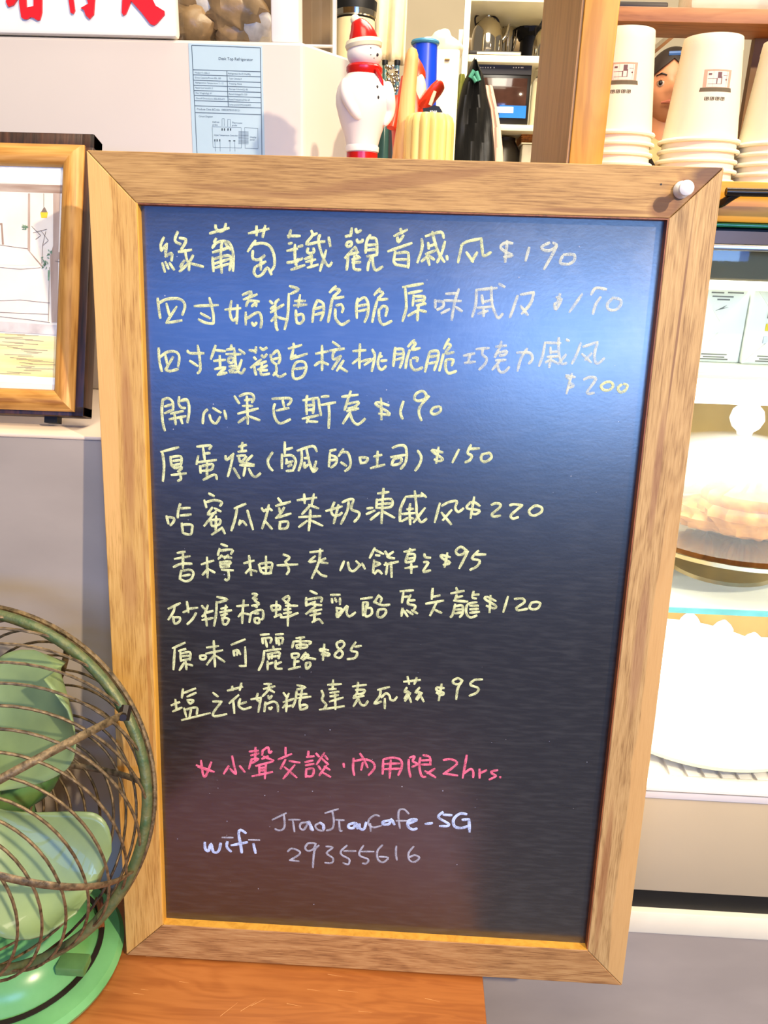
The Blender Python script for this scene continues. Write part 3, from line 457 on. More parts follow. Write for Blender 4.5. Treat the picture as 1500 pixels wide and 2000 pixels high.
  (380,1570,5,0.8,"270,328 375,330/530,352 635,355/760,155 895,90/870,100 880,190 870,240 830,260 785,245/920,155 1030,155/960,165 975,270/1100,180 1040,190 1030,235 1070,250 1120,170 1130,240 1155,260/1225,185 1180,210 1200,250 1255,260 1265,210 1225,185/1275,90 1405,50/1345,70 1360,170 1345,240 1290,260/1380,155 1460,160/1410,165 1420,260 1440,260/910,465 950,435 1025,465 1015,500 930,550/930,550 1020,560/1175,385 1110,385 1080,430 1110,460 1160,440 1185,385/1215,405 1170,460 1155,620/1285,415 1350,425 1290,480 1350,530 1340,575 1275,575"),
  (650,1570,5,1.2,"215,185 160,200 155,230 200,235 230,190 240,240/260,195 265,240 305,245 325,180/560,160 490,175 495,200 550,195 570,150 600,200/735,195 815,160 790,150 740,165 735,220 780,250 820,240/905,195 970,188/1075,80 1030,130 1125,190 1120,215 1045,215/1080,105 1160,110/1305,100 1240,95 1180,150 1190,220 1260,235 1330,210/1265,155 1330,150/1330,150 1335,270"),
  (650,1570,5,0.8,"455,120 410,110 355,150 350,200 400,230 475,210/365,190 370,265/740,95 700,55 650,60 640,130 655,235/620,165 720,165/140,405 80,460 90,500 160,540 150,590 100,575/110,460 225,460/300,405 260,470 270,510 345,540 330,580 290,580/275,465 400,465/485,400 435,460 440,540 490,570 540,525 455,515/620,410 615,480 625,545/790,415 740,480 750,550 800,565 845,525 800,500 740,525"),
 ]),
]
CM = {'yellow': (chalk('chalk_yellow', (220, 226, 172), 0.95), chalk('chalk_yellow_faint', (232, 236, 214), 0.62)),
      'pink': (chalk('chalk_pink', (244, 120, 150), 0.95), chalk('chalk_pink_faint', (244, 120, 150), 0.6)),
      'blue': (chalk('chalk_blue_white', (196, 214, 255), 0.98), chalk('chalk_blue_faint', (204, 208, 226), 0.62))}
random.seed(7)
def ribbon(mb, pts, w, y, mi):
    P = [Vector((p[0], p[1], 0)) for p in pts]
    if len(P) > 2: P = smooth_path(P, 4)
    elif len(P) == 2: P = [P[0].lerp(P[1], t) for t in (0, .25, .5, .75, 1)]
    n = len(P); row = []
    for i, p in enumerate(P):
        t = (P[min(i+1, n-1)] - P[max(i-1, 0)])
        t = t.normalized() if t.length > 0 else Vector((1, 0, 0)); nn = Vector((-t.y, t.x, 0))
        ww = w * (0.5 + 0.10 * random.random()) * (0.72 if i in (0, n-1) else 1.0)
        if i == 0: p = p - t * w * .3
        if i == n-1: p = p + t * w * .3
        row.append((p + nn * ww, p + nn * ww * .55, p - nn * ww * .55, p - nn * ww))
    vs = []; fs = []
    for a, b2, c2, d in row:
        vs += [(a.x, y, a.y), (b2.x, y - 0.00022, b2.y), (c2.x, y - 0.00022, c2.y), (d.x, y, d.y)]
    for i in range(n - 1):
        for k in range(3): fs.append((4*i+k, 4*i+k+1, 4*i+k+5, 4*i+k+4))
    mb.add(vs, fs, mi)
for key, label, blocks in CHALK:
    mb = MB(); kind = key.split('_')[0]; k = 0
    for x0, y0, s, op, data in blocks:
        for st in data.split('/'):
            pts = [bpt(x0 + float(a.split(',')[0]) / s, y0 + float(a.split(',')[1]) / s, SL) for a in st.split()]
            w = {'blue': 0.0019 if op < 1 else 0.0026}.get(kind, 0.0022)
            # each stroke lies a hair further out, as chalk drawn over chalk
            ribbon(mb, pts, w, SL - 0.00005 - 0.000004 * (k % 60), 0 if op >= 0.85 else 1); k += 1
    obj('chalk_writing', mb, list(CM[kind]), board, local=True, smooth=False, label=label)
random.seed(31); dm = MB()
for i in range(70):
    x, z, r = random.uniform(ix0 + .01, ix1 - .01), random.uniform(iz0 + .02, iz1 - .01), random.choice([.00025, .0003, .0004, .0006])
    dm.lathe([(0, -.0002), (r, 0)], (x, SL - .00005, z), 6, axis=(0, 1, 0), cap=False)
obj('chalk_dust', dm, CM['blue'][1], board, local=True, label='specks of chalk dust')['kind'] = 'stuff'
# push pin
px_, pz_ = bpt(1331, 371)
pin = thing('push_pin', BU * pz_ + Vector((px_, 0, 0)), 'white plastic push pin stuck in the top right corner of the chalkboard frame', 'pin', rot=(-LEAN, 0, 0))
obj('pin_head', MB().lathe([(0.0, 0.020), (0.0030, 0.0198), (0.0052, 0.0186), (0.0058, 0.017), (0.0050, 0.0155), (0.0030, 0.0135), (0.0026, 0.009), (0.0032, 0.0055), (0.0062, 0.0030), (0.0066, 0.0012), (0.0060, 0.0004), (0, 0.0002)], (0, 0, 0), 24, axis=(-0.10, -1, -0.10)), mat('white_plastic', (240, 236, 230), 0.3, var=0.02), pin, local=True)
obj('pin_needle', MB().lathe([(0.0005, -0.006), (0.0005, 0.001)], (0, 0, 0), 8, axis=(-0.10, -1, -0.10)), M_steel, pin, local=True)
# ------------------------------------------------------------------ framed drawing leaning on the counter
PB = at(180, 819, Z=ztop + .006); PD = 0.020; pa = 0.25
for _ in range(8):       # lean of the frame from its two front corners
    f0 = PB + Vector((0, -math.cos(pa), math.sin(pa))) * PD
    PT = at(184, 261, X=PB.x); pa = math.atan2(PT.y - f0.y, PT.z - f0.z)
plen = (PT - f0).length
pic = thing('picture_frame', PB, 'framed watercolour of a room with a hanging lamp, honey wood frame with dark sides', 'picture', rot=(-pa, 0, 0))
PW, PH = 0.34, plen       # local: x from -PW to 0, z up the frame, -y towards the viewer
M_walnut = wood('dark_walnut', (24, 13, 8), (52, 29, 18), (78, 46, 30), 'Z', fine=240, rough=0.4)
M_honey = wood('honey_oak', (150, 96, 34), (190, 134, 60), (214, 160, 84), 'Z', fine=200, rough=0.42)
M_honeyX = wood('honey_oak_across', (150, 96, 34), (190, 134, 60), (214, 160, 84), 'X', fine=200, rough=0.42)
bx = MB()
for x in (-.30, -.04): obj('lift_pad', MB().box((x, -.012, -.0058), (x + .012, -.002, .0005)), M_black, pic, local=True, smooth=False)  # added pads lift the frame so dark shade falls beneath it
for a, b2 in (((-PW, -PD, 0), (-PW + .012, 0, PH)), ((-.012, -PD, 0), (0, 0, PH)), ((-PW, -PD, 0), (0, 0, .010)), ((-PW, -PD, PH - .014), (0, 0, PH))): bx.box(a, b2, bev=.0012)
bx.box((-PW + .01, -.006, .008), (-.01, -.002, PH - .01))
obj('outer_box', bx, M_walnut, pic, local=True)
# inner honey frame, rounded in section, mitred
fx0, fx1, fz0, fz1 = -PW + .007, -.0078, .0040, PH - .0115
fw = .0195
def frame_side(name, a, b2, inward, m, lab=None):
    a = Vector(a); b2 = Vector(b2); inw = Vector(inward); d = (b2 - a).normalized(); mb = MB(); rows = []
    prof = [(0, 0.0), (.0, .006), (.15, .0092), (.4, .0108), (.65, .0104), (.88, .0082), (1.0, .005), (1.0, 0.0)]
    for u, h in prof:
        o = inw * (u * fw)
        rows.append((a + o + d * (u * fw) + Vector((0, -h - PD + .004, 0)), b2 + o - d * (u * fw) + Vector((0, -h - PD + .004, 0))))
    vs = [p[:] for r in rows for p in r]; k = len(prof)
    fs = [(2*i, 2*i+1, 2*((i+1) % k)+1, 2*((i+1) % k)) for i in range(k)] + [tuple(range(0, 2*k, 2)), tuple(range(1, 2*k, 2))[::-1]]
    mb.add(vs, fs); return obj(name, mb, m, pic, local=True)
frame_side('frame_side', (fx1, 0, fz0), (fx1, 0, fz1), (-1, 0, 0), M_honey)
frame_side('frame_side', (fx0, 0, fz1), (fx0, 0, fz0), (1, 0, 0), M_honey)
frame_side('frame_side', (fx1, 0, fz1), (fx0, 0, fz1), (0, 0, -1), M_honeyX)
frame_side('frame_side', (fx0, 0, fz0), (fx1, 0, fz0), (0, 0, 1), M_honeyX)
AY = -PD + .002
M_paper = mat('drawing_paper', (244, 232, 222), 0.9, var=0.04, scale=40)
obj('drawing_paper', MB().box((fx0 + .01, AY, fz0 + .01), (fx1 - .01, AY + .002, fz1 - .01)), M_paper, pic, local=True, smooth=False)
pn, pu = Vector((0, -math.cos(pa), math.sin(pa))), Vector((0, math.sin(pa), math.cos(pa)))
def pic_pt(px, py, k=0):
    d = RIGHT * (px - 750) + DOWN * (py - 1000) + FWD * F_PX; o = PB + pn * (-AY)
    p = CAM + d * ((o - CAM).dot(pn) / d.dot(pn)) - PB
    return (p.x, AY - 0.00006 * (k + 1), p.dot(pu))
def ink(rgb, rgb2=None, scale=160, st=None): return mat('watercolour', rgb, 0.95, var=0.12, scale=scale, rgb2=rgb2, stretch=st)
I_brown = ink((150, 118, 104), (196, 172, 160), 90, (1, 1, .12)); I_beam = ink((140, 104, 86), (206, 186, 174), 90, (.15, 1, 1))
I_grey = ink((196, 184, 186), (232, 222, 222), 60); I_floor = ink((244, 214, 140), (250, 232, 190), 120, (.08, 1, 1)); I_gold = ink((244, 200, 60)); I_green = ink((96, 132, 100), (150, 176, 150), 200)
I_line = ink((132, 112, 104)); I_wall = ink((242, 224, 210), (248, 238, 228), 30); I_white = ink((252, 248, 246))
art = [('painted_beam', [(-8,360),(126,362),(125,378),(-8,376)], I_beam), ('painted_wall', [(-8,378),(55,378),(55,488),(78,520),(-8,520)], I_wall), ('painted_wall', [(60,378),(102,378),(102,510),(84,522),(60,492)], I_wall),
       ('painted_post', [(104,378),(118,378),(114,500),(112,630),(101,630),(98,500),(104,480)], I_brown), ('painted_post', [(55,378),(59,378),(59,492),(84,520),(82,522),(54,488)], I_brown),
       ('painted_rail', [(110,492),(124,494),(124,508),(110,506)], I_brown), ('painted_stone', [(-8,620),(120,636),(118,655),(-8,645)], I_grey),
       ('painted_floor', [(-8,648),(117,658),(113,738),(-8,732)], I_floor), ('painted_margin', [(-8,733),(113,738),(112,752),(-8,748)], I_white), ('painted_margin', [(-8,324),(128,327),(127,360),(-8,358)], I_white),
       ('painted_shelf', [(-8,435),(5,436),(8,478),(4,478),(2,440),(-8,439)], I_brown), ('painted_lamp_cap', [(80,415),(86,405),(88,405),(93,415)], I_line), ('painted_lamp', [(79,415),(94,415),(92,426),(81,426)], I_gold)]
for i, (nm, poly, m) in enumerate(art):
    poly = [(-430, y - 422 * (.03 + (y - 282) / 520 * .035)) if x == -8 else (x, y) for x, y in poly]      # the drawing runs on to its left margin
    mb = MB(); q = [pic_pt(x, y, i % 7) for x, y in poly]; mb.add(q, [tuple(range(len(q)))]); obj(nm, mb, m, pic, local=True, smooth=False)
ln = MB()
def pl(pts, w=0.9):
    for i in range(len(pts) - 1):
        (x, y), (u, v) = pts[i], pts[i+1]; l = math.hypot(u-x, v-y) or 1; nx, ny = -(v-y)/l*w/2, (u-x)/l*w/2
        ln.add([pic_pt(x+nx, y+ny, 8), pic_pt(u+nx, v+ny, 8), pic_pt(u-nx, v-ny, 8), pic_pt(x-nx, y-ny, 8)], [(0, 1, 2, 3)])
for pts in ([(-260,360),(-258,470)], [(-200,362),(-202,465)], [(-330,580),(-120,584),(-5,588)], [(-300,455),(-150,466),(-5,478)], [(-5,478),(30,483),(55,486)], [(-5,522),(40,526),(80,523)], [(86,378),(86,405)], [(-5,588),(40,586),(98,592)], [(-5,618),(60,625),(98,630)], [(97,522),(95,628)], [(108,510),(122,512),(118,628)], [(62,442),(80,460),(70,468)], [(80,450),(95,470),(84,480)], [(90,452),(84,478),(82,515)], [(65,455),(92,448)], [(-5,610),(95,614)]): pl(pts)
random.seed(3)
for i in range(26):
    y = 652 + i * 3.1; x = random.uniform(-5, 60); pl([(x, y), (x + random.uniform(20, 55), y + random.uniform(.5, 3))], 0.6)
obj('pencil_lines', ln, I_line, pic, local=True, smooth=False)
lf = MB()
for cx, cy, n, s in ((50, 445, 14, 11), (88, 513, 20, 14), (96, 497, 10, 9)):
    for i in range(n):
        a = random.uniform(0, 6.28); r = random.uniform(0, s); x, y = cx + r*math.cos(a)*.7, cy + r*math.sin(a); b2 = random.uniform(0, 6.28); c, s2 = math.cos(b2)*3.2, math.sin(b2)*3.2
        lf.add([pic_pt(x-c, y-s2, 9), pic_pt(x-s2*.35, y+c*.35, 9), pic_pt(x+c, y+s2, 9), pic_pt(x+s2*.35, y-c*.35, 9)], [(0, 1, 2, 3)])
lf.add([pic_pt(*q, 9) for q in ((94,528),(98,528),(97,548),(94,548))], [(0, 1, 2, 3)])
obj('painted_leaves', lf, I_green, pic, local=True, smooth=False)
obj('glass_pane', MB().box((fx0 + .012, AY - .004, fz0 + .012), (fx1 - .012, AY - .0025, fz1 - .012)), M_glass, pic, local=True, smooth=False)

# ------------------------------------------------------------------ white counter-top refrigerator behind the picture
FY = 0.30
fzt = at(300, 76, Y=FY).z; fxr = at(592, 84, Y=FY).x
fr = thing('desktop_refrigerator', (-0.25, FY + .2, ztop), 'white counter-top refrigerator with a blue paper rating label, upper left', 'refrigerator')
cw = 0.055   # chamfered front corner
body = MB(); body.prism([(-0.75, FY), (fxr, FY), (fxr + cw, FY + .085), (fxr + cw, 0.60), (-0.75, 0.60)], ztop, fzt, axis='Z')
ob = M_fw = mat('warm_white_enamel', (206, 195, 182), 0.35, var=0.03, scale=6)
ob = obj('body_panel', body, M_fw, fr, smooth=False); bv = ob.modifiers.new('soft_edge', 'BEVEL'); bv.width = .003; bv.segments = 2
top = MB(); xp0 = at(527, 40, Y=FY).x; xp1 = at(583, 40, Y=FY).x
top.box((xp0, FY + .004, fzt), (xp1, FY + .03, fzt + .32), bev=.003)
obj('corner_post', top, M_white, fr)
obj('side_frame', MB().box((at(651, 60, Y=FY + .10).x, FY + .095, fzt - .06), (at(657, 60, Y=FY + .10).x, FY + .105, fzt + .3)).box((at(590, 90, Y=FY+.10).x, FY + .097, at(620, 90, Y=FY + .1).z - .001), (at(652, 90, Y=FY + .10).x, FY + .103, at(620, 90, Y=FY + .1).z + .001)), M_white, fr, smooth=False)
obj('side_pane', MB().box((xp1, FY + .099, fzt - .05), (at(651, 60, Y=FY + .10).x, FY + .101, fzt + .3)), M_glass, fr, smooth=False)
obj('roof_panel', MB().box((-0.75, FY, fzt + .32), (fxr + cw, .60, fzt + .35)), M_white, fr, smooth=False)
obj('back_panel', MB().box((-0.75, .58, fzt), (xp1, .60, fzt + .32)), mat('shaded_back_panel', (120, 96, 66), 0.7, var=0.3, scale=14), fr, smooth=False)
xs1 = at(345, 40, Y=FY).x
obj('front_pane', MB().box((xs1, FY + .010, fzt), (xp0, FY + .013, fzt + .32)), M_glass, fr, smooth=False)
# white sign panel with red brush letters
sg = obj('sign_panel', MB().box((-0.75, FY - .004, fzt + .001), (xs1, FY + .012, fzt + .20), bev=.004), mat('sign_white', (238, 236, 226), 0.4, var=0.04, scale=10), fr)
M_red = mat('red_lettering', (212, 26, 30), 0.35, var=0.08)
def fp(x, y, d): p = at(x, y, Y=FY - d); return (p.x, p.z)
for lab, polys in (('left red character', [[(95,-60),(95,20),(105,85),(118,94),(135,95),(150,84),(165,88),(183,100),(195,98),(205,60),(206,-60),(165,-60),(165,30),(130,38),(125,-60)], [(30,10),(42,34),(66,26),(90,-10),(86,-60),(40,-60)]]),
                   ('middle red character', [[(328,-60),(345,62),(358,68),(366,52),(352,-60)], [(405,-60),(432,18),(394,40),(410,48),(420,76),(438,93),(458,72),(468,-60)]]),
                   ('right red character', [[(595,62),(603,76),(614,70),(632,28),(662,-60),(600,-60)], [(628,-60),(640,4),(690,60),(735,118),(752,124),(764,118),(804,72),(803,54),(760,28),(716,-60)]])):
    mb = MB()
    for poly in polys: mb.prism([fp(x / 2.5, y / 2.5, .0055) for x, y in poly], FY - .0062, FY - .004)
    obj('letter', mb, M_red, sg, label=lab, smooth=False)
# crumpled paper bags of goods behind the pane
for i, (x, y, r) in enumerate(((372, 50, .030), (400, 18, .034), (428, 46, .028), (462, 22, .033), (488, 52, .030), (512, 12, .030), (372, -8, .03), (440, -14, .03), (410, 62, .02), (460, 64, .022))):
    p = at(x, y, Y=FY + .07 + .01 * (i % 3)); mb = MB()
    ph = random.uniform(0, 9)
    mb.ball((p.x, p.y, max(p.z, fzt + r * .72 + .001)), (r, r * .8, r * .8), 20, 12, fn=lambda d: 1 + .12 * math.sin(9 * d.x + ph) * math.cos(8 * d.z + ph) + .08 * math.sin(17 * d.y + 13 * d.x + ph) - .25 * max(0, -d.z - .6))
    obj('wrapped_bread', mb, mat('brown_wrap', [(150, 120, 84), (206, 196, 190), (120, 94, 62)][i % 3], 0.35, var=0.4, scale=50, bump=0.6), origin=(p.x, p.y, p.z), label='loosely wrapped brown goods behind the pane, ' + ['lower left corner', 'upper left', 'lower row, second from left', 'upper middle', 'lower row right', 'upper right corner', 'out of sight above left', 'out of sight above middle', 'small one at the bottom left', 'small one at the bottom middle'][i], cat='food', group='wrapped goods inside the white refrigerator')
# rating label
LY = FY - .0006
lb = obj('rating_label', MB().add([at(368, 84, Y=LY), at(512, 90, Y=LY), at(518, 330, Y=LY), at(378, 330, Y=LY)], [(0, 3, 2, 1)]).solid([at(368, 84, Y=LY), at(512, 90, Y=LY), at(518, 330, Y=LY), at(378, 330, Y=LY)], (0, 1, 0), .0005), mat('pale_blue_paper', (170, 194, 206), 0.7, var=0.03), fr, label='pale blue rating label with a printed table', smooth=False)
M_ink = mat('label_ink', (78, 96, 112), 0.8); M_ink2 = mat('label_ink_dark', (48, 60, 74), 0.8)
s_ = 1409 / 155.0
def lp(x, y): return at(365 + x / s_, 80 + y / s_, Y=LY - .0002)
li = MB()
def seg(x, y, u, v, w=12):
    l = math.hypot(u-x, v-y); nx, ny = -(v-y)/l*w/2, (u-x)/l*w/2
    li.add([lp(x+nx, y+ny), lp(u+nx, v+ny), lp(u-nx, v-ny), lp(x-nx, y-ny)], [(0, 1, 2, 3)])
for a in ((85,75,1305,120),(85,75,190,2200),(1305,120,1335,2200),(105,510,1305,545),(110,600,1305,635),(115,695,1310,735),(120,785,1310,825),(125,878,1312,912),(130,965,1315,1003),(135,1058,1318,1095),(140,1150,1320,1188),(150,1270,1325,1308),(710,530,735,1165)): seg(*a)
for a in ((450,1520,965,1540),(450,1520,465,1885),(965,1540,970,1900),(465,1885,970,1900),(1025,1540,1260,1550),(1260,1550,1265,1910),(1025,1540,1035,1905),(1035,1905,1265,1912),(625,1380,625,1510),(665,1380,665,1510),(725,1390,725,1520),(770,1390,770,1520),(625,1380,665,1380),(725,1390,770,1390),(500,1790,505,1960),(590,1790,592,1960),(765,1790,765,1960),(850,1790,855,1960)): seg(*a, 5)
for i in range(11): seg(915, 1610 + i * 21, 1095, 1616 + i * 21, 7)
obj('printed_lines', li, M_ink, lb, smooth=False)
li = MB()
for x in (625, 668, 730, 775): seg(x, 1550, x, 1592, 20)
for x in (497, 537, 585): seg(x, 1745, x, 1785, 18)
for x in (760, 842): seg(x - 18, 1772, x + 18, 1774, 18)
obj('printed_marks', li, M_ink2, lb, smooth=False)
def label_text(txt, x, y, size, m=M_ink):
    k = size
    mb = text_mb(txt, 1.0, lambda u, v: lp(x + u * k * .92, y - v * k * 1.02 + u * k * .03)); obj('printed_text', mb, m, lb, smooth=False)
label_text('Desk Top Refrigerator', 560, 335, 72, M_ink2)
for (x, y, tx) in ((140,575,'Model:YT-100L-3'),(730,590,'Refrigerated fan:R134a/85g'),(140,662,'Gross Capacity/Power:85L 180'),(745,680,'Type Climate:4'),(150,752,'Refrigeration Temperature 2 - 12'),(750,770,'Freezing: None'),(150,842,'Rated Current(A)1.2'),(750,865,'Storage Volume(L): 85'),(155,935,'Net Weight(kg): 37'),(745,955,'Rated Voltage(V): 220'),(160,1030,'Overall Dimensions: 682x450x675'),(745,1050,'Rated Frequency(Hz): 60'),(750,1140,'Lamp power(W):3.5(LED)'),(175,1225,'Produce Date &Code: 108220701010121')):
    label_text(tx, x, y, 40 if 'Produce' not in tx else 50, M_ink)
for (x, y, tx) in ((210,1350,'Circuit Diagram'),(455,1450,'Defrost'),(455,1500,'probe'),(800,1465,'Thermostat'),(800,1510,'probe'),(480,1680,'Digital Temperature Controller'),(1120,1720,'Display'),(1120,1765,'panel')):
    label_text(tx, x, y, 42 if x != 480 else 36, M_ink)

# ------------------------------------------------------------------ old green desk fan
FC = Vector((-0.102, -0.0552, 0.2369)); FR = 0.1585
ax = Vector((0.0114, -0.9619, 0.2731)).normalized(); ea = Vector((1, 0, 0)); ea = (ea - ax * ea.dot(ax)).normalized(); eb = ax.cross(ea); 
if eb.z < 0: eb = -eb
def fpt(r, a, h): return FC + (ea * math.cos(a) + eb * math.sin(a)) * r + ax * h
fan = thing('desk_fan', (-0.105, -0.01, TZ), 'old green metal desk fan with a rusty wire cage, left of the chalkboard', 'fan')
M_green = mat('green_enamel_worn', (110, 158, 92), 0.32, var=0.4, scale=24, rgb2=(66, 110, 58), bump=0.2)
M_aqua = mat('aqua_green_enamel', (122, 190, 122), 0.25, var=0.1, scale=18, rgb2=(90, 156, 90))
M_blade = mat('pale_green_blade', (148, 170, 112), 0.35, var=0.2, scale=14, rgb2=(118, 140, 98), coat=0.3)
M_rust = mat('rusty_wire', (140, 118, 84), 0.5, 0.3, var=0.5, scale=180, rgb2=(66, 54, 36), bump=0.6)
M_ring = mat('mossy_green_ring', (66, 92, 58), 0.45, 0.2, var=0.5, scale=120, rgb2=(112, 112, 72), bump=0.7)
def circ_pts(r, h, n=96, a0=0, a1=2*math.pi): return [fpt(r, a0 + (a1 - a0) * i / n, h) for i in range(n if abs(a1 - a0 - 2*math.pi) < 1e-6 else n + 1)]
obj('cage_ring', MB().tube(circ_pts(FR, 0), .0046, 10, closed=True), M_ring, fan)
obj('cage_ring', MB().tube(circ_pts(FR + .003, -.011), .0022, 8, closed=True), M_rust, fan)
def dome(r, H, h0): 
    t = min(1, r / FR); return h0 + (H - h0) * (1 - t ** 3.2) ** 0.55
HF, HB = .088, -.085
rh = .030
for H, nm in ((HF, 'front_hub'), (HB, 'rear_hub')):
    obj(nm, MB().lathe([(0, -.004), (rh * .7, -.004), (rh, 0), (rh, .003), (rh * .8, .006), (0, .008)], FC + ax * H, 28, axis=ax if H > 0 else -ax), M_green, fan)
def spiral(H, a0, tw, r, m, nm, n=26, flat=1.0, rr0=rh):
    pts = []
    for i in range(n + 1):
        t = i / n; rad = rr0 + (FR - rr0) * math.sin(t * math.pi / 2) ** .9
        pts.append(fpt(rad, a0 + tw * (1 - t) ** 1.15, dome(rad, H, 0)))
    return MB().tube(pts, r, 6, flat=flat) if flat == 1 else MB().tube(pts, r, 8, flat=flat, up=ax)
NW = 24
for i in range(NW):
    obj('cage_wire', spiral(HF, 2*math.pi*i/NW, math.radians(118), .00125, M_rust, ''), M_rust, fan)
for i in range(NW):
    obj('cage_wire', spiral(HB, 2*math.pi*i/NW + .1, math.radians(118), .00125, M_rust, ''), M_rust, fan)
# flat straps of the cage
def ang(px, py):
    best = min(((fpt(FR, k * math.pi / 180, 0)), k) for k in range(0))if False else None
    d = []
    for k in range(-180, 180):
        q = fpt(FR, math.radians(k), 0) - CAM; z = q.dot(FWD); x = 750 + F_PX * q.dot(RIGHT) / z; y = 1000 + F_PX * q.dot(DOWN) / z
        d.append((math.hypot(x - px, y - py), k))
    return math.radians(min(d)[1])
as1, as2 = ang(238, 1395), ang(262, 1702)
for a in (as1, as2, as1 + math.radians(120), as1 + math.pi, as2 + math.pi, as2 - math.radians(60)):
    obj('cage_strap', spiral(HF, a, 0.12, .0034, M_rust, '', 22, flat=.45), M_rust, fan)
for a in (as1 - .5, as1 + .6, as1 + math.pi - .5, as1 + math.pi + .6):
    obj('cage_strap', spiral(HB, a, -0.1, .0032, M_rust, '', 22, flat=.45), M_rust, fan)
cp = fpt(FR, as1, 0)
obj('ring_clip', MB().tube([cp + ax * -.010 + ea * -.004, cp + ax * .012 + ea * .002], .0030, 8).tube([cp + eb * .006, cp - eb * .004 + ax * .006], .0052, 8), M_dark, fan)
# blades
for q in range(4):
    a0 = math.radians(40 - 90 * q); mb = MB(); vs = []; fs = []; nr, na = 26, 16
    for i in range(nr + 1):
        t = i / nr; rad = .022 + (.138 - .022) * t
        half = math.radians(14 + 17 * math.sin(math.pi * min(1, .05 + t * .75)) ** .8)
        if t > .72: half *= math.sqrt(max(0, 1 - ((t - .72) / .2801) ** 2))
        for j in range(na + 1):
            s = (j / na - .5) * 2; a = a0 + s * half + .25 * t
            vs.append(fpt(rad, a, .022 * -s * (0.55 + .5 * t) + .006 - .010 * (1 - s * s)))
    for i in range(nr):
        for j in range(na): fs.append((i*(na+1)+j, i*(na+1)+j+1, (i+1)*(na+1)+j+1, (i+1)*(na+1)+j))
    mb.add(vs, fs); o = obj('fan_blade', mb, M_blade, fan); so_ = o.modifiers.new('thick', 'SOLIDIFY'); so_.thickness = .0014; so_.offset = 0
obj('blade_hub', MB().lathe([(0, -.02), (.024, -.02), (.027, -.01), (.027, .014), (.018, .022), (0, .024)], FC, 28, axis=ax), M_green, fan)
obj('motor_housing', MB().lathe([(0, 0), (.030, .004), (.046, .02), (.050, .05), (.044, .075), (.020, .088), (0, .09)], FC - ax * .03, 32, axis=-ax), M_green, fan)
bc = Vector((-0.105, -0.015, TZ))
obj('neck', MB().tube([bc + Vector((0, .03, .03)), bc + Vector((0, .05, .10)), FC - ax * .07 + Vector((0, 0, -.035))], [.024, .015, .018], 16), M_green, fan)
obj('base', MB().lathe([(0, 0), (.094, 0), (.100, .003), (.102, .008), (.098, .014), (.086, .017), (.078, .019), (.074, .030), (.066, .044), (.050, .054), (.030, .060), (0, .062)], bc, 56), M_aqua, fan)
obj('base_groove', MB().lathe([(.0800, .0182), (.0835, .0195), (.0835, .0205), (.0790, .0215)], bc, 56, cap=False), M_dark, fan)
obj('speed_lever', MB().box((bc.x + .060, bc.y - .040, TZ + .036), (bc.x + .088, bc.y - .022, TZ + .046), bev=.002), M_green, fan)
c1 = [at(196, 1785, Z=TZ + .03), at(192, 1830, Z=TZ + .012), at(172, 1890, Z=TZ + .0035), at(150, 1940, Z=TZ + .0025), at(95, 2000, Z=TZ + .0025), at(30, 2060, Z=TZ + .0025)]
c2 = [at(198, 1780, Z=TZ + .03), at(200, 1820, Z=TZ + .016), at(192, 1862, Z=TZ + .008), at(168, 1910, Z=TZ + .0035), at(138, 1965, Z=TZ + .0025), at(105, 2015, Z=TZ + .0025), at(60, 2070, Z=TZ + .0025)]
st = bc + Vector((.05, .075, .012))
obj('power_cord', MB().tube(smooth_path([st] + c1, 6), .0022, 8).tube(smooth_path([st + Vector((.006, 0, 0))] + c2, 6), .0022, 8), mat('brown_cord', (128, 66, 26), 0.45, var=0.2), fan)
# ------------------------------------------------------------------ lit cake display fridge
DY = 0.104; XL = 0.30; XR = 1.15; DB = 0.44
def zy(y, Y=DY, x=1350): return at(x, y, Y=Y).z
dz_base0, dz_base1 = zy(1745), zy(1561); z_floor = zy(1540)
z_top = zy(433); 
df = thing('display_fridge', (.7, .25, zl1), 'brightly lit cake display fridge with steel trim, right of the chalkboard', 'display fridge')
M_base = mat('pinkish_beige_panel', (196, 178, 146), 0.35, var=0.06, scale=5)
obj('foot_plinth', MB().box((XL + .005, DY + .001, zl1 + .0003), (XR - .005, DB, dz_base0)), M_black, df, smooth=False)
obj('base_panel', MB().box((XL, DY, dz_base0), (XR, DB, dz_base1 - .0005), bev=.002), M_base, df)
obj('front_sill', MB().box((XL, DY - .002, dz_base1), (XR, DY + .02, z_floor), bev=.001), M_white, df)
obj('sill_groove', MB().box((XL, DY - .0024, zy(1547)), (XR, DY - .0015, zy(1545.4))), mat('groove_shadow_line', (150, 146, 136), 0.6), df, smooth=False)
obj('interior_floor', MB().box((XL, DY + .02, dz_base1), (XR, DB, z_floor - .003)), M_white, df, smooth=False)
for i in range(44):
    x = XL + .03 + i * (XR - XL - .06) / 43
    obj('grille_slat', MB().box((x - .0062, DY + .021, z_floor - .003), (x + .0062, DY + .085, z_floor)), M_white, df, smooth=False)
obj('side_wall', MB().box((XL, DY, z_floor), (XL + .02, DB, z_top - .02)), M_white, df, smooth=False)
obj('side_wall', MB().box((XR - .02, DY, z_floor), (XR, DB, z_top - .02)), M_white, df, smooth=False)
obj('rear_wall', MB().box((XL, DB - .012, z_floor), (XR, DB, z_top - .02)), mat('interior_tan', (150, 122, 70), 0.5, var=0.3, scale=9), df, smooth=False)
z_strip0, z_strip1 = zy(487), zy(475)
obj('lower_backing', MB().box((XL + .021, DB - .018, z_floor), (XR - .021, DB - .0125, at(1350, 1230, Y=DB).z)), M_white, df, smooth=False)
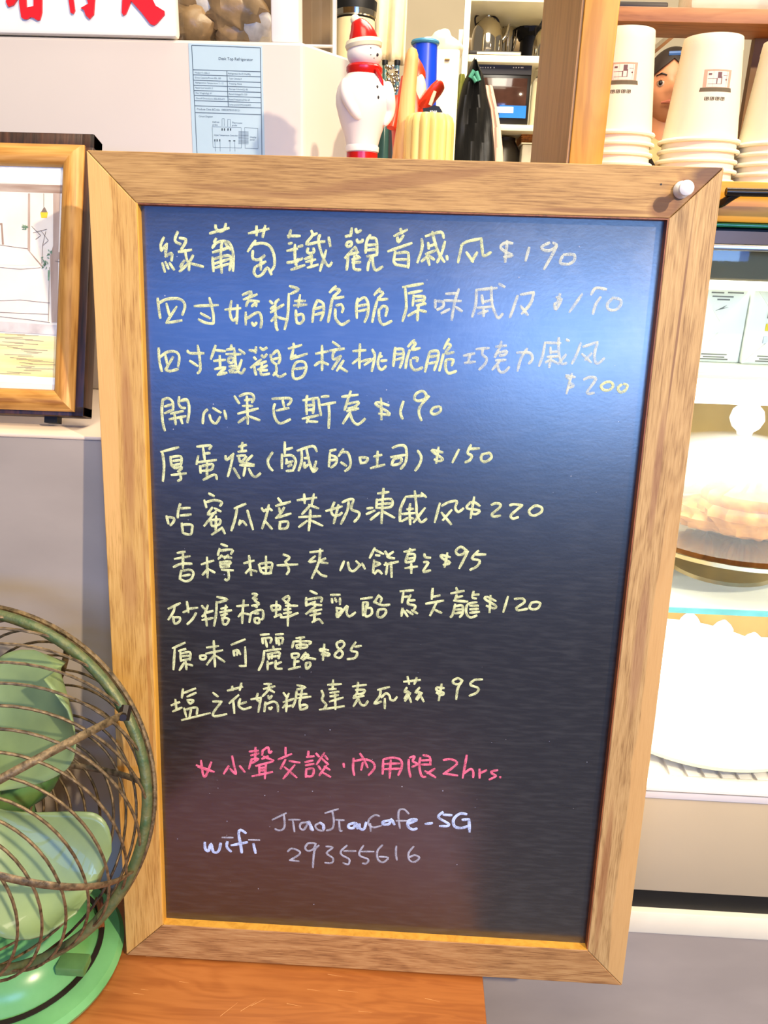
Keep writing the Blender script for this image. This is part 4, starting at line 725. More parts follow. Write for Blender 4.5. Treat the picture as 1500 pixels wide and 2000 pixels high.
obj('top_trim', MB().box((XL, DY - .003, z_strip0), (XR, DY + .012, z_strip1), bev=.001), M_steel, df)
obj('control_strip', MB().box((XL, DY - .002, z_strip1 + .0005), (XR, DY + .02, zy(449))), mat('dark_taupe_strip', (84, 70, 62), 0.3, var=0.1), df, smooth=False)
obj('top_glass', MB().box((XL, DY - .004, zy(442)), (XR, DB, zy(434)), bev=.0006), M_green_glass, df)
obj('top_panel', MB().box((XL, DY + .012, zy(470)), (XR, DB, zy(442) - .0005)), M_black, df, smooth=False)
obj('light_baffle', MB().box((XL + .02, DY + .030, at(1400, 547, Y=DY + .03).z), (XR - .02, DY + .034, z_strip1)), mat('grey_baffle', (150, 138, 104), 0.75, var=0.25, scale=8, stretch=(.3, 1, 1)), df, smooth=False)
obj('front_pane', MB().box((XL + .02, DY + .003, z_floor), (XR - .02, DY + .007, z_strip0)), M_glass_dim, df, smooth=False)
# upper shelf with its lamp, then lamp strips
S1Y = DY + .03
zs1 = zy(728, S1Y, 1420)
obj('glass_shelf', MB().box((XL + .02, S1Y, zs1 - .006), (XR - .02, DB - .02, zs1), bev=.0008), veil('pale_glass_shelf', (214, 224, 214), .75, .1), df)
zl_a, zl_b = zy(792, S1Y, 1430), zs1 - .0065
obj('shelf_lamp', MB().box((XL + .02, S1Y + .001, zl_a), (XR - .02, S1Y + .045, zl_b), bev=.004), M_lamp, df)
zt = zy(548, DY + .13, 1400)
obj('ceiling_lamp_strip', MB().box((XL + .02, DY + .035, at(1400, 566, Y=DY + .035).z), (XR - .02, DY + .055, at(1400, 546, Y=DY + .035).z), bev=.003), M_lamp, df)
S2Y = DY + .05
zs2 = at(1420, 1180, Y=DY + .06).z
obj('glass_shelf', MB().box((XL + .02, S2Y, zs2 - .006), (XR - .02, DB - .02, zs2), bev=.0008), veil('white_glass_shelf', (244, 248, 246), .85, .1), df)
obj('shelf_edge', MB().box((XL + .02, S2Y - .002, zs2 - .007), (XR - .02, S2Y - .0003, zs2 - .001)), mat('aqua_glass_edge', (140, 224, 226), 0.2), df, smooth=False)
obj('shelf_lamp', MB().box((XL + .02, S2Y + .06, zs2 - .022), (XR - .02, S2Y + .10, zs2 - .007), bev=.004), M_lamp, df)
area('case_lamp_upper', (.62, DY + .12, z_strip0 - .01), (.62, DY + .20, 0), .40, 1.8, (1.0, .98, .92), .05)
area('case_lamp_middle', (.62, DY + .10, zl_a - .004), (.62, DY + .18, 0), .40, 1.7, (1.0, .98, .93), .05)
area('case_lamp_lower', (.62, DY + .12, zs2 - .026), (.62, DY + .16, 0), .40, 4.0, (1.0, .99, .97), .05)
# cartons on the upper shelf
M_card = mat('white_card', (236, 238, 226), 0.6, var=0.03); M_print = mat('grey_print', (120, 122, 116), 0.8)
def carton(x0, x1, yt, Yf, lab, sample):
    a = at(x0, 718, Y=Yf).x; b2 = at(x1, 718, Y=Yf).x; zt_ = at((x0 + x1) / 2, yt, Y=Yf).z; z0 = zs1 + .0003; w = b2 - a; h = zt_ - z0
    r = thing('carton', ((a + b2) / 2, Yf + .05, z0), lab, 'carton', 'white cartons on the upper shelf of the display fridge')
    obj('carton_body', MB().box((a, Yf, z0), (b2, Yf + .11, zt_), bev=.0012), M_card, r)
    # triangular closing flaps folded onto the front
    m = Vector(((a + b2) / 2, Yf - .0006, z0 + h * .5))
    for poly in ([(a + .002, z0 + h * .98), (b2 - .002, z0 + h * .98), ((a + b2) / 2, z0 + h * .56)], [(a + .002, z0 + .002), (b2 - .002, z0 + .002), ((a + b2) / 2, z0 + h * .40)]):
        mb = MB(); mb.prism([(p[0], p[1]) for p in poly], Yf - .0014, Yf - .0001); obj('flap', mb, M_card, r, smooth=False)
    pr = MB(); cx = (a + b2) / 2
    for i, (u, v, l) in enumerate(((-.25, .93, .24), (.06, .935, .30), (-.22, .88, .40), (-.12, .84, .24), (-.26, .10, .5), (-.22, .065, .42), (-.28, .035, .55))):
        pr.box((cx + u * w, Yf - .0017, z0 + v * h), (cx + (u + l) * w, Yf - .0014, z0 + v * h + .0014))
    pr.prism([(cx - .006, z0 + h * .70), (cx + .004, z0 + h * .78), (cx + .001, z0 + h * .74), (cx + .006, z0 + h * .75)], Yf - .0018, Yf - .0014)
    obj('printing', pr, M_print, r, smooth=False)
    if sample:
        for i, (c, hh) in enumerate((((170, 110, 80), .82), ((214, 208, 190), .70), ((150, 150, 140), .60), ((240, 214, 60), .44), ((180, 190, 214), .28))):
            obj('colour_patch', MB().box((a + w * .30, Yf - .0012, z0 + h * hh), (a + w * .40, Yf - .0002, z0 + h * (hh + .09))), mat('patch_print', c, .7), r, smooth=False)
carton(1340, 1440, 562, DY + .10, 'white folded carton with triangular flaps on the upper shelf, directly beside the chalkboard frame', False)
carton(1446, 1560, 560, DY + .095, 'white folded carton with small colour patches, cut off by the right edge of the photo', True)
# glass dome with pastry
cy = DY + .165; cb = at(1418, 1112, Y=cy - .085); cx_ = at(1425, 1000, Y=cy).x
dm_z = at(1425, 1085, Y=cy).z
st_ = thing('cake_stand', (cx_, cy, zs2), 'wide gold rimmed stand carrying the pastry under the big glass dome', 'cake stand')
zp = at(1450, 1108, Y=cy - .105).z
rp = .125
M_gold = mat('pale_gold_rim', (232, 208, 150), 0.25, 0.4, var=0.1)
obj('plate', MB().lathe([(0, zp - .004), (rp * .6, zp - .004), (rp * .93, zp - .001), (rp, zp + .003), (rp - .002, zp + .006), (rp * .9, zp + .003), (0, zp + .001)], (cx_, cy, 0), 64), M_chrome, st_)
obj('rim', MB().lathe([(rp - .003, zp + .001), (rp + .002, zp + .003), (rp + .001, zp + .007), (rp - .004, zp + .005)], (cx_, cy, 0), 64, cap=False), M_gold, st_)
obj('foot', MB().lathe([(0, zs2), (.06, zs2 + .0003), (.058, zs2 + .004), (.016, zs2 + .010), (.013, (zs2 + zp) / 2), (.018, zp - .006), (0, zp - .004)], (cx_, cy, 0), 32), M_gold, st_)
dome_o = thing('cake_dome', (cx_, cy, zp + .006), 'big milky glass dome with a round knob over the pastry in the display fridge', 'dome')
zk = at(1425, 848, Y=cy).z; hD = zk - zp - .006; rd = .112
obj('bell', MB().lathe([(rd, zp + .008), (rd, zp + .010 + hD * .30), (rd * .985, zp + hD * .55), (rd * .90, zp + hD * .76), (rd * .70, zp + hD * .92), (rd * .4, zp + hD), (.010, zk), (0, zk)], (cx_, cy, 0), 64, cap=False), veil('dome_sheen_glass', (250, 250, 250), .20, .08), dome_o)  # white veil paints the reflections on a clear dome into its colour
obj('knob', MB().lathe([(0, zk), (.008, zk + .0005), (.009, zk + .004), (.015, zk + .009), (.0185, zk + .018), (.016, zk + .028), (.010, zk + .034), (0, zk + .036)], (cx_, cy, 0), 32), mat('glass_knob', (248, 248, 246), .06, var=.02, coat=1), dome_o)
random.seed(9)
M_past = mat('baked_pastry', (212, 150, 74), .5, var=.35, scale=60, rgb2=(160, 98, 38), bump=.8)
for i, (x, y, r, ww) in enumerate(((1478, 950, .048, 1.2), (1385, 1022, .034, 1.2), (1450, 1030, .034, 1.2), (1530, 1010, .036, 1.1))):
    p = at(x, y, Y=cy - .02 + .02 * (i % 2)); ph = random.uniform(0, 6); mb = MB(); z0 = zp + .0035
    hh = max(.02, (p.z + .012 - z0) / 2)
    mb.ball((p.x, p.y, z0 + hh), (r * ww, r, hh), 32, 18, fn=lambda d: 1 + .05 * math.sin(14 * math.atan2(d.y, d.x) + 5 * d.z + ph) + .05 * math.sin(11 * d.z + ph))
    obj('pastry', mb, M_past, origin=(p.x, p.y, z0), label=['tall golden pastry under the dome, highest of the group', 'low golden pastry under the dome, nearest the chalkboard', 'golden pastry under the dome, in front of the tall one', 'golden pastry under the dome, at the right edge of the photo'][i], cat='pastry', group='pastries under the glass dome')
# lower white plate and covered cake
by = DY + .165; zb = z_floor + .0003
rb = .150; bx_ = at(1440, 1480, Y=by - rb * .97).x
pl_ = thing('white_plate', (bx_, by, zb), 'large round white plate on the floor of the display fridge', 'plate')
M_porc = mat('white_porcelain', (250, 248, 244), .2, var=.02, coat=.5)
obj('plate_body', MB().lathe([(0, zb), (rb * .7, zb), (rb * .94, zb + .006), (rb, zb + .014), (rb - .003, zb + .017), (rb * .9, zb + .010), (rb * .7, zb + .006), (0, zb + .005)], (bx_, by, 0), 72), M_porc, pl_)
obj('rim', MB().lathe([(rb - .002, zb + .010), (rb + .0015, zb + .013), (rb + .001, zb + .0165), (rb - .003, zb + .018)], (bx_, by, 0), 72, cap=False), mat('cream_rim', (236, 226, 188), .3), pl_)
ck = thing('white_cake', (bx_, by, zb + .006), 'round white cream cake on the lower plate of the display fridge', 'cake')
zc = at(1440, 1290, Y=by).z
obj('cake_body', MB().lathe([(0, zb + .0065), (rb * .76, zb + .0065), (rb * .78, zb + .012), (rb * .78, zc - .012), (rb * .75, zc - .003), (rb * .70, zc), (0, zc)], (bx_, by, 0), 72), mat('white_cream', (250, 248, 250), .5, var=.03), ck)
sw = MB()
for i in range(14):
    a = 2*math.pi*i/14; sw.lathe([(0, zc), (.011, zc), (.012, zc + .005), (.008, zc + .012), (.002, zc + .018), (0, zc + .019)], (bx_ + math.cos(a) * rb * .62, by + math.sin(a) * rb * .62, 0), 14, flute=.15, nf=6)
obj('cream_rosettes', sw, mat('lilac_cream', (214, 216, 246), .5, var=.05), ck)

# ------------------------------------------------------------------ wooden shelf rack on top of the display fridge
RY = 0.110
M_or = wood('orange_pine', (190, 124, 20), (212, 144, 28), (222, 158, 44), 'X', fine=90, rough=.4, bump=.06)
M_orZ = wood('orange_pine_upright', (190, 130, 36), (208, 148, 48), (216, 158, 60), 'Z', fine=90, rough=.4, bump=.06)
M_brn = wood('brown_side', (146, 104, 54), (162, 118, 64), (172, 128, 74), 'Z', fine=90, rough=.5, bump=.06)
M_brnX = wood('brown_board', (110, 66, 34), (146, 96, 56), (164, 112, 70), 'X', fine=90, rough=.5, bump=.06)
zr0, zr1 = at(1440, 422, Y=RY).z, at(1440, 354, Y=RY).z
ux0, ux1 = at(1110, 315, Y=RY).x, at(1177, 315, Y=RY).x
uy1 = at(1050, 313, X=ux0).y
CY_ = 0.235
rack = thing('wooden_rack', (ux0 + .3, RY + .12, zr0), 'orange wooden shelf rack standing on the display fridge, carrying the paper cups', 'rack')
RB = RY + .236
rz = z_top + .0006
obj('base_board', MB().box((ux1 + .0005, RY, rz), (1.1, RB, zr1), bev=.0015), M_or, rack)
up = MB(); up.box((ux0 + .0008, RY, rz), (ux1, RB, zr1 + .34), bev=.0012)
obj('upright', up, M_orZ, rack)
obj('upright_side', MB().box((ux0 - .0012, RY + .002, rz), (ux0 + .0006, RB - .002, zr1 + .34)), M_brn, rack, smooth=False)
UY = CY_ + .048
zs_b, zs_t = at(1340, 44, Y=UY).z, at(1340, 14, Y=UY).z
sb = at(1330, 75, Z=zs_b).y
obj('upper_shelf', MB().box((ux1 + .0005, UY, zs_b), (1.1, min(sb, RB - .001), zs_t), bev=.001), M_brnX, rack)
bx0_ = at(1462, 150, Y=RB - .01).x
obj('back_panel', MB().box((bx0_, RB - .012, zr1 + .0005), (1.1, RB - .002, zr1 + .34)), mat('dark_brown_panel', (112, 80, 40), .6, var=.15), rack, smooth=False)
sb = min(sb, RB)
hz_ = at(1460, 376, Y=RY - .018).z; hx0 = at(1398, 392, Y=RY).x
hp = [(hx0, RY, hz_ - .009), (hx0 + .001, RY - .012, hz_ - .008), (hx0 + .010, RY - .018, hz_ - .001), (hx0 + .022, RY - .019, hz_), (.78, RY - .019, hz_), (.80, RY - .012, hz_ - .006), (.802, RY, hz_ - .008)]
obj('handle', MB().tube(smooth_path(hp, 6), .0032, 12), mat('gunmetal', (70, 62, 56), .22, .9), rack)
# things on the upper shelf
p = at(1215, 6, Y=UY + .03)
o = obj('tray', MB().box((ux1 + .01, UY + .01, zs_t + .0003), (at(1296, 6, Y=UY + .03).x, sb - .004, zs_t + .007), bev=.002), M_dark, origin=(ux1 + .04, RY + .08, zs_t), label='dark flat tray on the top shelf, beside the orange upright', cat='tray')
x0 = at(1336, 5, Y=UY + .03).x
o = obj('plastic_box', MB().box((x0, UY + .008, zs_t + .0003), (x0 + .16, sb - .003, zs_t + .05), bev=.006), veil('frosted_plastic', (214, 206, 176), .7), origin=(x0 + .08, RY + .08, zs_t), label='frosted plastic box on the top shelf, above the middle cups', cat='box')

# ------------------------------------------------------------------ paper cups, upside down in nested stacks
CY = 0.235
px0, px1 = at(1292, 262, Y=CY), at(1441, 268, Y=CY)
RR = (px1.x - px0.x) / 2 * .985; zrim = (at(1366, 275, Y=CY - RR).z)
RTp = RR * (1458 - 1348) / 151.0 * 1.0
HC = at(1402, 62, Y=CY - RTp).z - zrim
pitch = at(1366, 275, Y=CY - RR).z - at(1364, 295.5, Y=CY - RR).z
M_cup = mat('ivory_paper', (234, 228, 202), .55, var=.02)
M_cp1 = mat('taupe_print', (184, 150, 128), .8); M_cp2 = mat('pale_print', (226, 206, 192), .8); M_cp3 = mat('charcoal_print', (96, 86, 66), .8); M_cp4 = mat('plum_print', (104, 76, 80), .8)
def cup_r(z): return RR * .97 + (RTp - RR * .97) * (z / HC)
def cup(loc, rot, label, full=True):
    c = thing('paper_cup', loc, label, 'cup', rot=(0, 0, rot))
    obj('cup_wall', MB().lathe([(RR * .93, .001), (cup_r(.0035), .0035), (cup_r(HC * .885), HC * .885), (cup_r(HC * .89) + .0003, HC * .895), (RTp, HC), (RTp - .0018, HC), (RTp - .002, HC - .006), (0, HC - .0065)], (0, 0, 0), 48, cap=False), M_cup, c, local=True)
    obj('rolled_rim', MB().tube([(RR * math.cos(2*math.pi*i/48), RR * math.sin(2*math.pi*i/48), .0022) for i in range(48)], .0020, 8, closed=True), M_cup, c, local=True)
    if full:
        def patch(mb, u0, u1, v0, v1, k=0, skew=0.0):
            # u: arc length (m) from the front, v: height fraction
            n = 6; vs = []
            for j in (0, 1):
                v = v0 + (v1 - v0) * j; z = HC * v; r = cup_r(z) + .00012 + .00003 * k
                for i in range(n + 1):
                    u = u0 + (u1 - u0) * i / n; u += skew * (1 - j) * (1 if i > n/2 else -1); a = -math.pi/2 + u / r; vs.append((r * math.cos(a), r * math.sin(a), z))
            mb.add(vs, [(i, i+1, n+2+i, n+1+i) for i in range(n)])
        S = RR / .0375; 
        mb = MB(); patch(mb, -.0130*S, .0130*S, .50, .665); obj('print_frame', mb, M_cp1, c, local=True, smooth=False)
        mb = MB(); patch(mb, -.0098*S, .0102*S, .505, .648, 1); obj('print_window', mb, M_cp2, c, local=True, smooth=False)
        mb = MB()
        for a in ((-.0004, .0034, .585, .642), (-.0088, -.0058, .612, .630), (-.0092, -.0004, .578, .582), (-.0086, .0032, .530, .534), (-.0012, -.0002, .53, .585), (.0032, .0040, .53, .60), (.0074, .0090, .565, .580), (.0050, .0092, .608, .612)): patch(mb, a[0]*S, a[1]*S, a[2], a[3], 2)
        obj('print_detail', mb, M_cp4, c, local=True, smooth=False)
        mb = MB(); patch(mb, -.0150*S, .0145*S, .462, .500, 1, .0008); obj('print_sill', mb, M_cp3, c, local=True, smooth=False)
        mb = MB()
        for q in range(4):
            o4 = (-.0102 + q * .0050) * S
            for (a, b2, v, w2) in ((0, .0040, .408, .414), (0, .0008, .382, .414), (.0032, .0040, .384, .408), (0, .0040, .394, .399), (.0016, .0024, .380, .41), (.0004, .0036, .382, .387), (.0022, .0038, .400, .405)):
                patch(mb, o4 + a * S * 1.02, o4 + b2 * S * 1.02, v, w2, 1)
        obj('print_lettering', mb, M_cp3, c, local=True, smooth=False)
        mb = MB(); random.seed(5); u = -.033 * S
        while u < .033 * S:
            l = random.uniform(.0012, .003); patch(mb, u, u + l, .925, .938, 1); u += l + random.uniform(.0003, .0012)
        obj('print_band', mb, M_cp1, c, local=True, smooth=False)
    return c
c_full = None; c_plain = None
zshelf = zr1 + .0002
names = {0: 'left', 1: 'middle', 2: 'right'}; ords = ['topmost', 'second from the top', 'third from the top', 'fourth from the top', 'fifth from the top', 'sixth from the top', 'seventh from the top', 'eighth from the top', 'ninth from the top']
where = {0: 'behind the orange upright', 1: 'in the middle, fully in view', 2: 'cut off at the right edge'}
for s, (xr, rot, dzz) in enumerate(((1200, -.16, .004), (1366.5, -.02, 0), (1519, .10, -.0015))):
    cxx = at(xr, 268, Y=CY).x; z0 = zrim + dzz; nst = int((z0 - zshelf) / pitch) + 1
    zb0 = z0 - (nst - 1) * pitch; 
    for k in range(nst):
        loc = (cxx + (.0004 if k % 2 else -.0003), CY + (.0003 if k % 3 else 0), z0 - k * pitch)
        lab = ('printed white paper cup on top of the %s stack, %s' % (names[s], where[s])) if k == 0 else ('upside-down paper cup, %s in the %s stack' % (ords[k], names[s]))
        if k == 0:
            c = cup(loc, rot, lab, True) if c_full is None else copy_tree(c_full); c_full = c_full or c
        else:
            c = cup(loc, rot, lab, False) if c_plain is None else copy_tree(c_plain); c_plain = c_plain or c
        c.location = loc; c.rotation_euler = (0, 0, rot); c['label'] = lab; c['group'] = 'upside-down paper cups in three stacks'
    # lowest rim rests on the board
# ------------------------------------------------------------------ ornaments standing on top of the fridges, just behind the board
OY = 0.19; oz = z_top + .0006
SBX0, SBX1 = at(606, 300, Y=OY).x - .02, ux0 - .004
ob = obj('glass_top_board', MB().box((XL - .16, RY + .004, z_top - .012), (XL - .001, .292, z_top), bev=.001), M_cream, origin=(XL - .08, .2, z_top), label='cream ledge board beside the display fridge top, under the snowman', cat='ledge')
obj('ledge_bracket', MB().box((XL - .15, RY + .02, ztop + .0005), (XL - .13, .285, z_top - .012)), M_cream, ob)
def lathe_px(prof, xc, Y, lean=0): pass
# snowman
sn_z = lambda y: at(710, y, Y=OY).z
s0 = z_top + .0006; hz0 = sn_z(298)
k = 1 / (F_PX / ((at(710, 200, Y=OY) - CAM).dot(FWD)))     # metres per pixel at the ornament
sx = at(708, 250, Y=OY).x
sn = thing('snowman_figurine', (sx, OY, s0), 'painted wooden snowman figurine with a red bobble hat and red scarf', 'figurine')
M_snow = mat('white_paint', (240, 226, 214), .4, var=.03, bump=.05); M_sred = mat('glossy_red_paint', (190, 24, 18), .22, var=.15); M_hatw = mat('cream_paint', (236, 222, 186), .5, var=.05)
def sz(y): return sn_z(y)
body = [(.0, s0 + .004), (28*k, s0 + .004), (30*k, sz(296)), (31*k, sz(286)), (37*k, sz(262)), (43*k, sz(245)), (48*k, sz(228)), (53*k, sz(206)), (53*k, sz(190)), (50*k, sz(174)), (43*k, sz(159)), (33*k, sz(148)), (27*k, sz(142)), (0, sz(140))]
obj('body', MB().lathe(body, (sx, OY, 0), 40), M_snow, sn)
obj('red_foot', MB().lathe([(0, s0), (30*k, s0), (31*k, s0 + .002), (31*k, sz(299)), (0, sz(298))], (sx, OY, 0), 32), M_sred, sn)
obj('hem', MB().lathe([(30*k, sz(298)), (33*k, sz(297)), (33.5*k, sz(288)), (31*k, sz(284))], (sx, OY, 0), 32, cap=False), M_snow, sn)
hx = at(712, 110, Y=OY).x
obj('head', MB().ball((hx, OY, sz(107)), (34*k, 33*k, 26*k), 28, 18), M_snow, sn)
sc_ = MB(); sc_.lathe([(24*k, sz(147)), (32*k, sz(148)), (35*k, sz(141)), (35*k, sz(133)), (31*k, sz(128)), (24*k, sz(128))], (hx, OY, 0), 32, cap=False)
sc_.tube([(hx + 24*k, OY - 22*k, sz(140)), (hx + 30*k, OY - 22*k, sz(152)), (hx + 35*k, OY - 24*k, sz(164)), (hx + 38*k, OY - 25*k, sz(176))], [.004, .0045, .004, .002], 10, flat=.5)
obj('scarf', sc_, M_sred, sn)
tl = Vector((-.12, 0, 1))
hb = Vector((hx - 2*k, OY, sz(88)))
obj('hat_brim', MB().lathe([(28*k, -7*k), (34*k, -6*k), (36*k, 0), (33*k, 7*k), (26*k, 8*k)], hb, 32, axis=tl, cap=False), M_hatw, sn)
hat = [hb, hb + Vector((-3*k, 0, 14*k)), hb + Vector((-9*k, 0, 28*k)), hb + Vector((-16*k, 0, 38*k)), hb + Vector((-17*k, 0, 40*k))]
obj('hat', MB().tube(smooth_path(hat, 4), [r * k for r in (30,30,29,28,27,25.5,24,22,20,18,15.5,13,10.5,8,6,4,2)], 28), M_sred, sn)
obj('bobble', MB().ball(hb + Vector((-17*k, 0, 41*k)), 9.5*k, 18, 12), M_hatw, sn)
for s, nm in ((-1, 'left'), (1, 'right')):
    c0 = (-30, -28, -16, -2) if s < 0 else (46, 50, 52, 44)
    a = [(sx + c0[0]*k, OY - math.sqrt(max(9, 44**2 - c0[0]**2))*k*.86, sz(166)), (sx + c0[1]*k, OY - math.sqrt(max(40, 53**2 - c0[1]**2))*k*.88, sz(192)), (sx + c0[2]*k, OY - math.sqrt(max(60, 52**2 - c0[2]**2))*k*.90, sz(218)), (sx + c0[3]*k, OY - math.sqrt(max(90, 46**2 - c0[3]**2))*k*.94, sz(240 if s < 0 else 246))]
    obj('arm', MB().tube(smooth_path(a, 5), [v*k for v in (10,11,12,12.5,13,13,13,12.6,12,11.5,11,10.4,9.5,8,6,3)], 16), M_snow, sn)
def on_head(x, y):
    zz = at(x, y, Y=OY).z; xx = at(x, y, Y=OY).x; a, b = (xx - hx) / (34*k), (zz - sz(107)) / (26*k)
    return xx, OY - math.sqrt(max(0.02, 1 - a*a - b*b)) * 33*k, zz
for nm, x, y, r in (('eye', 726, 101, 1.3), ('nose', 738, 112, 2.8), ('mouth_dot', 726, 114, .9), ('mouth_dot', 732, 119, 1.0)):
    xx, yy, zz = on_head(x, y); obj(nm, MB().ball((xx, yy, zz), (r*k, r*k*.6, r*k*1.1), 10, 8), M_dark, sn)
def on_body(x, y):
    zz = sz(y); xx = at(x, y, Y=OY).x
    for (r0, z0), (r1, z1) in zip(body, body[1:]):
        if z0 <= zz <= z1 and z1 > z0: rr = r0 + (r1 - r0) * (zz - z0) / (z1 - z0)
    return xx, OY - math.sqrt(max(1e-6, rr*rr - (xx - sx)**2)), zz
for (x, y) in ((739, 177), (741, 197)):
    obj('button', MB().ball(on_body(x, y), (2.2*k, 1.6*k, 3*k), 10, 8), M_dark, sn)
# acrylic stand (milky) left of the snowman
ac = MB(); AYY = .27
q = [at(603, 86, Y=AYY), at(672, 158, Y=AYY), at(676, 300, Y=AYY), at(606, 300, Y=AYY)]
# wooden reamer and fluted candle
WY = .20; wz = s0
w0, w1 = at(786, 300, Y=WY), at(806, 96, Y=WY)
wd = (w1 - w0).normalized()
pb = w0 - wd * ((w0.z - (wz + .003)) / wd.z)
rm = thing('wooden_pestle', (pb.x, WY, wz), 'tall pale wooden pestle with a rounded tip, right of the snowman', 'pestle')
L_ = (w1 - pb).length
obj('shaft', MB().lathe([(0, 0), (26*k, 0), (26*k, .002), (17*k, L_ * .55), (13*k, L_ * .93), (12*k, L_ * .97), (8*k, L_ * 1.0), (0, L_ * 1.012)], pb, 28, axis=wd), wood('pale_beech', (196, 140, 70), (222, 172, 100), (232, 190, 122), 'Z', fine=120, rough=.5), rm)
fx = at(838, 260, Y=.185).x; fz = at(838, 227, Y=.185).z
cn = thing('fluted_candle', (fx, .185, wz), 'pale yellow fluted wax candle with a small black tag on top', 'candle')
rc = 44*k
obj('wax', MB().lathe([(0, wz), (rc, wz), (rc * .985, fz - .014), (rc * .97, fz - .006), (rc * .90, fz - .001), (rc * .78, fz + .001), (rc * .5, fz - .003), (0, fz - .004)], (fx, .185, 0), 112, flute=.13, nf=14), mat('yellow_wax', (238, 204, 116), .4, var=.06, scale=20), cn)
tg = [at(827, 206, Y=.17), at(858, 208, Y=.17), at(864, 224, Y=.17), at(827, 224, Y=.17)]
obj('tag', MB().solid([at(826, 211, Y=.172), at(838, 210, Y=.172), at(848, 205, Y=.172), at(858, 208, Y=.172), at(864, 218, Y=.172), at(864, 230, Y=.172), at(827, 230, Y=.172)], (0, 1, 0), .0015), M_black, cn, smooth=False)
lt = MB()
for x0_, y0_, x1_, y1_ in ((840, 216, 842, 222), (843, 216, 850, 217.5), (846, 216, 848, 223), (851, 216, 853, 222), (840, 220, 853, 221.2)): 
    a, b2 = at(x0_, y0_, Y=.1716), at(x1_, y1_, Y=.1716); lt.box((a.x, .1714, b2.z), (b2.x, .1718, a.z))
obj('tag_lettering', lt, mat('white_print', (240, 240, 236), .6), cn, smooth=False)
# red and white figure behind the pestle
GY = .26; gx = at(800, 250, Y=GY).x
M_fr = mat('orange_red_paint', (222, 58, 26), .35, var=.08)
fg = thing('red_figurine', (gx, GY, wz), 'orange red painted wooden figurine with a white beard and a raised arm, behind the pestle', 'figurine')
kg = k * ((at(800, 200, Y=GY) - CAM).dot(FWD)) / ((at(710, 200, Y=OY) - CAM).dot(FWD))
gz = lambda y: at(800, y, Y=GY).z
obj('robe', MB().lathe([(0, wz), (32*kg, wz), (32*kg, gz(300)), (36*kg, gz(250)), (33*kg, gz(215)), (24*kg, gz(175)), (20*kg, gz(150)), (0, gz(146))], (gx, GY, 0), 32), M_fr, fg)
obj('head', MB().ball((gx + 8*kg, GY - 4*kg, gz(152)), (17*kg, 16*kg, 18*kg), 20, 14), mat('face_paint', (236, 190, 150), .5), fg)
obj('beard', MB().ball((gx + 16*kg, GY - 14*kg, gz(184)), (14*kg, 10*kg, 34*kg), 20, 14), M_hatw, fg)
obj('cap', MB().lathe([(21*kg, gz(152)), (20*kg, gz(140)), (14*kg, gz(126)), (5*kg, gz(112)), (0, gz(108))], (gx + 7*kg, GY, 0), 24), M_fr, fg)
ar = [at(822, 215, Y=GY - .005), at(840, 190, Y=GY - .012), at(858, 168, Y=GY - .014), at(864, 160, Y=GY - .014)]
obj('raised_arm', MB().tube(smooth_path(ar, 5), [v*kg for v in (16,16,17,17,17,17,17,17,17,16,15,14,12,9,6,3)], 14, flat=.6), M_fr, fg)
obj('sleeve_stripe', MB().tube([at(840, 205, Y=GY - .026), at(846, 188, Y=GY - .028), at(850, 178, Y=GY - .029)], [3.5*kg, 3.5*kg, 3*kg], 8), M_hatw, fg)
obj('lower_arm', MB().tube([at(778, 195, Y=GY), at(768, 225, Y=GY - .01), at(764, 250, Y=GY - .014)], [12*kg, 13*kg, 9*kg], 14), M_fr, fg)

# ------------------------------------------------------------------ kitchen behind
KY = 1.15; KZ = at(800, 322, Y=.95).z
kc = thing('kitchen_counter', (.6, 1.1, -.46), 'long pale kitchen counter behind the service wall, mostly hidden', 'counter')
obj('worktop', MB().box((-1.4, .92, KZ - .04), (1.25, 1.42, KZ), bev=.004), M_steel, kc)
obj('carcass', MB().box((-1.38, .96, -.46), (1.23, 1.40, KZ - .04)), M_cream, kc, smooth=False)
# grinder / coffee machine
gY = 1.05; kk = lambda x, y, Y: ((at(x, y, Y=Y) - CAM).dot(FWD)) / F_PX
m = kk(700, 60, gY); mx_ = at(693, 100, Y=gY)
gr = thing('coffee_grinder', (mx_.x, gY, KZ), 'cream coffee grinder with a black collar and a clear hopper, behind the snowman', 'grinder')
zf = lambda y: at(693, y, Y=gY).z
obj('grinder_body', MB().lathe([(0, KZ), (46*m, KZ), (46*m, KZ + .01), (40*m, KZ + .02), (38*m, zf(42)), (0, zf(42))], (mx_.x, gY, 0), 40), mat('cream_enamel', (228, 206, 158), .35, var=.05), gr)
obj('collar', MB().lathe([(36*m, zf(42)), (39*m, zf(36)), (41*m, zf(24)), (42*m, zf(5)), (38*m, zf(1)), (34*m, zf(1))], (mx_.x, gY, 0), 40), M_black, gr)
obj('steel_band', MB().lathe([(38.5*m, zf(38)), (40.5*m, zf(36)), (41.5*m, zf(25)), (40*m, zf(24))], (mx_.x, gY, 0), 40, cap=False), M_chrome, gr)
obj('hopper', MB().lathe([(36*m, zf(1)), (50*m, zf(-60)), (52*m, zf(-110)), (0, zf(-112))], (mx_.x, gY, 0), 32), M_glass, gr)
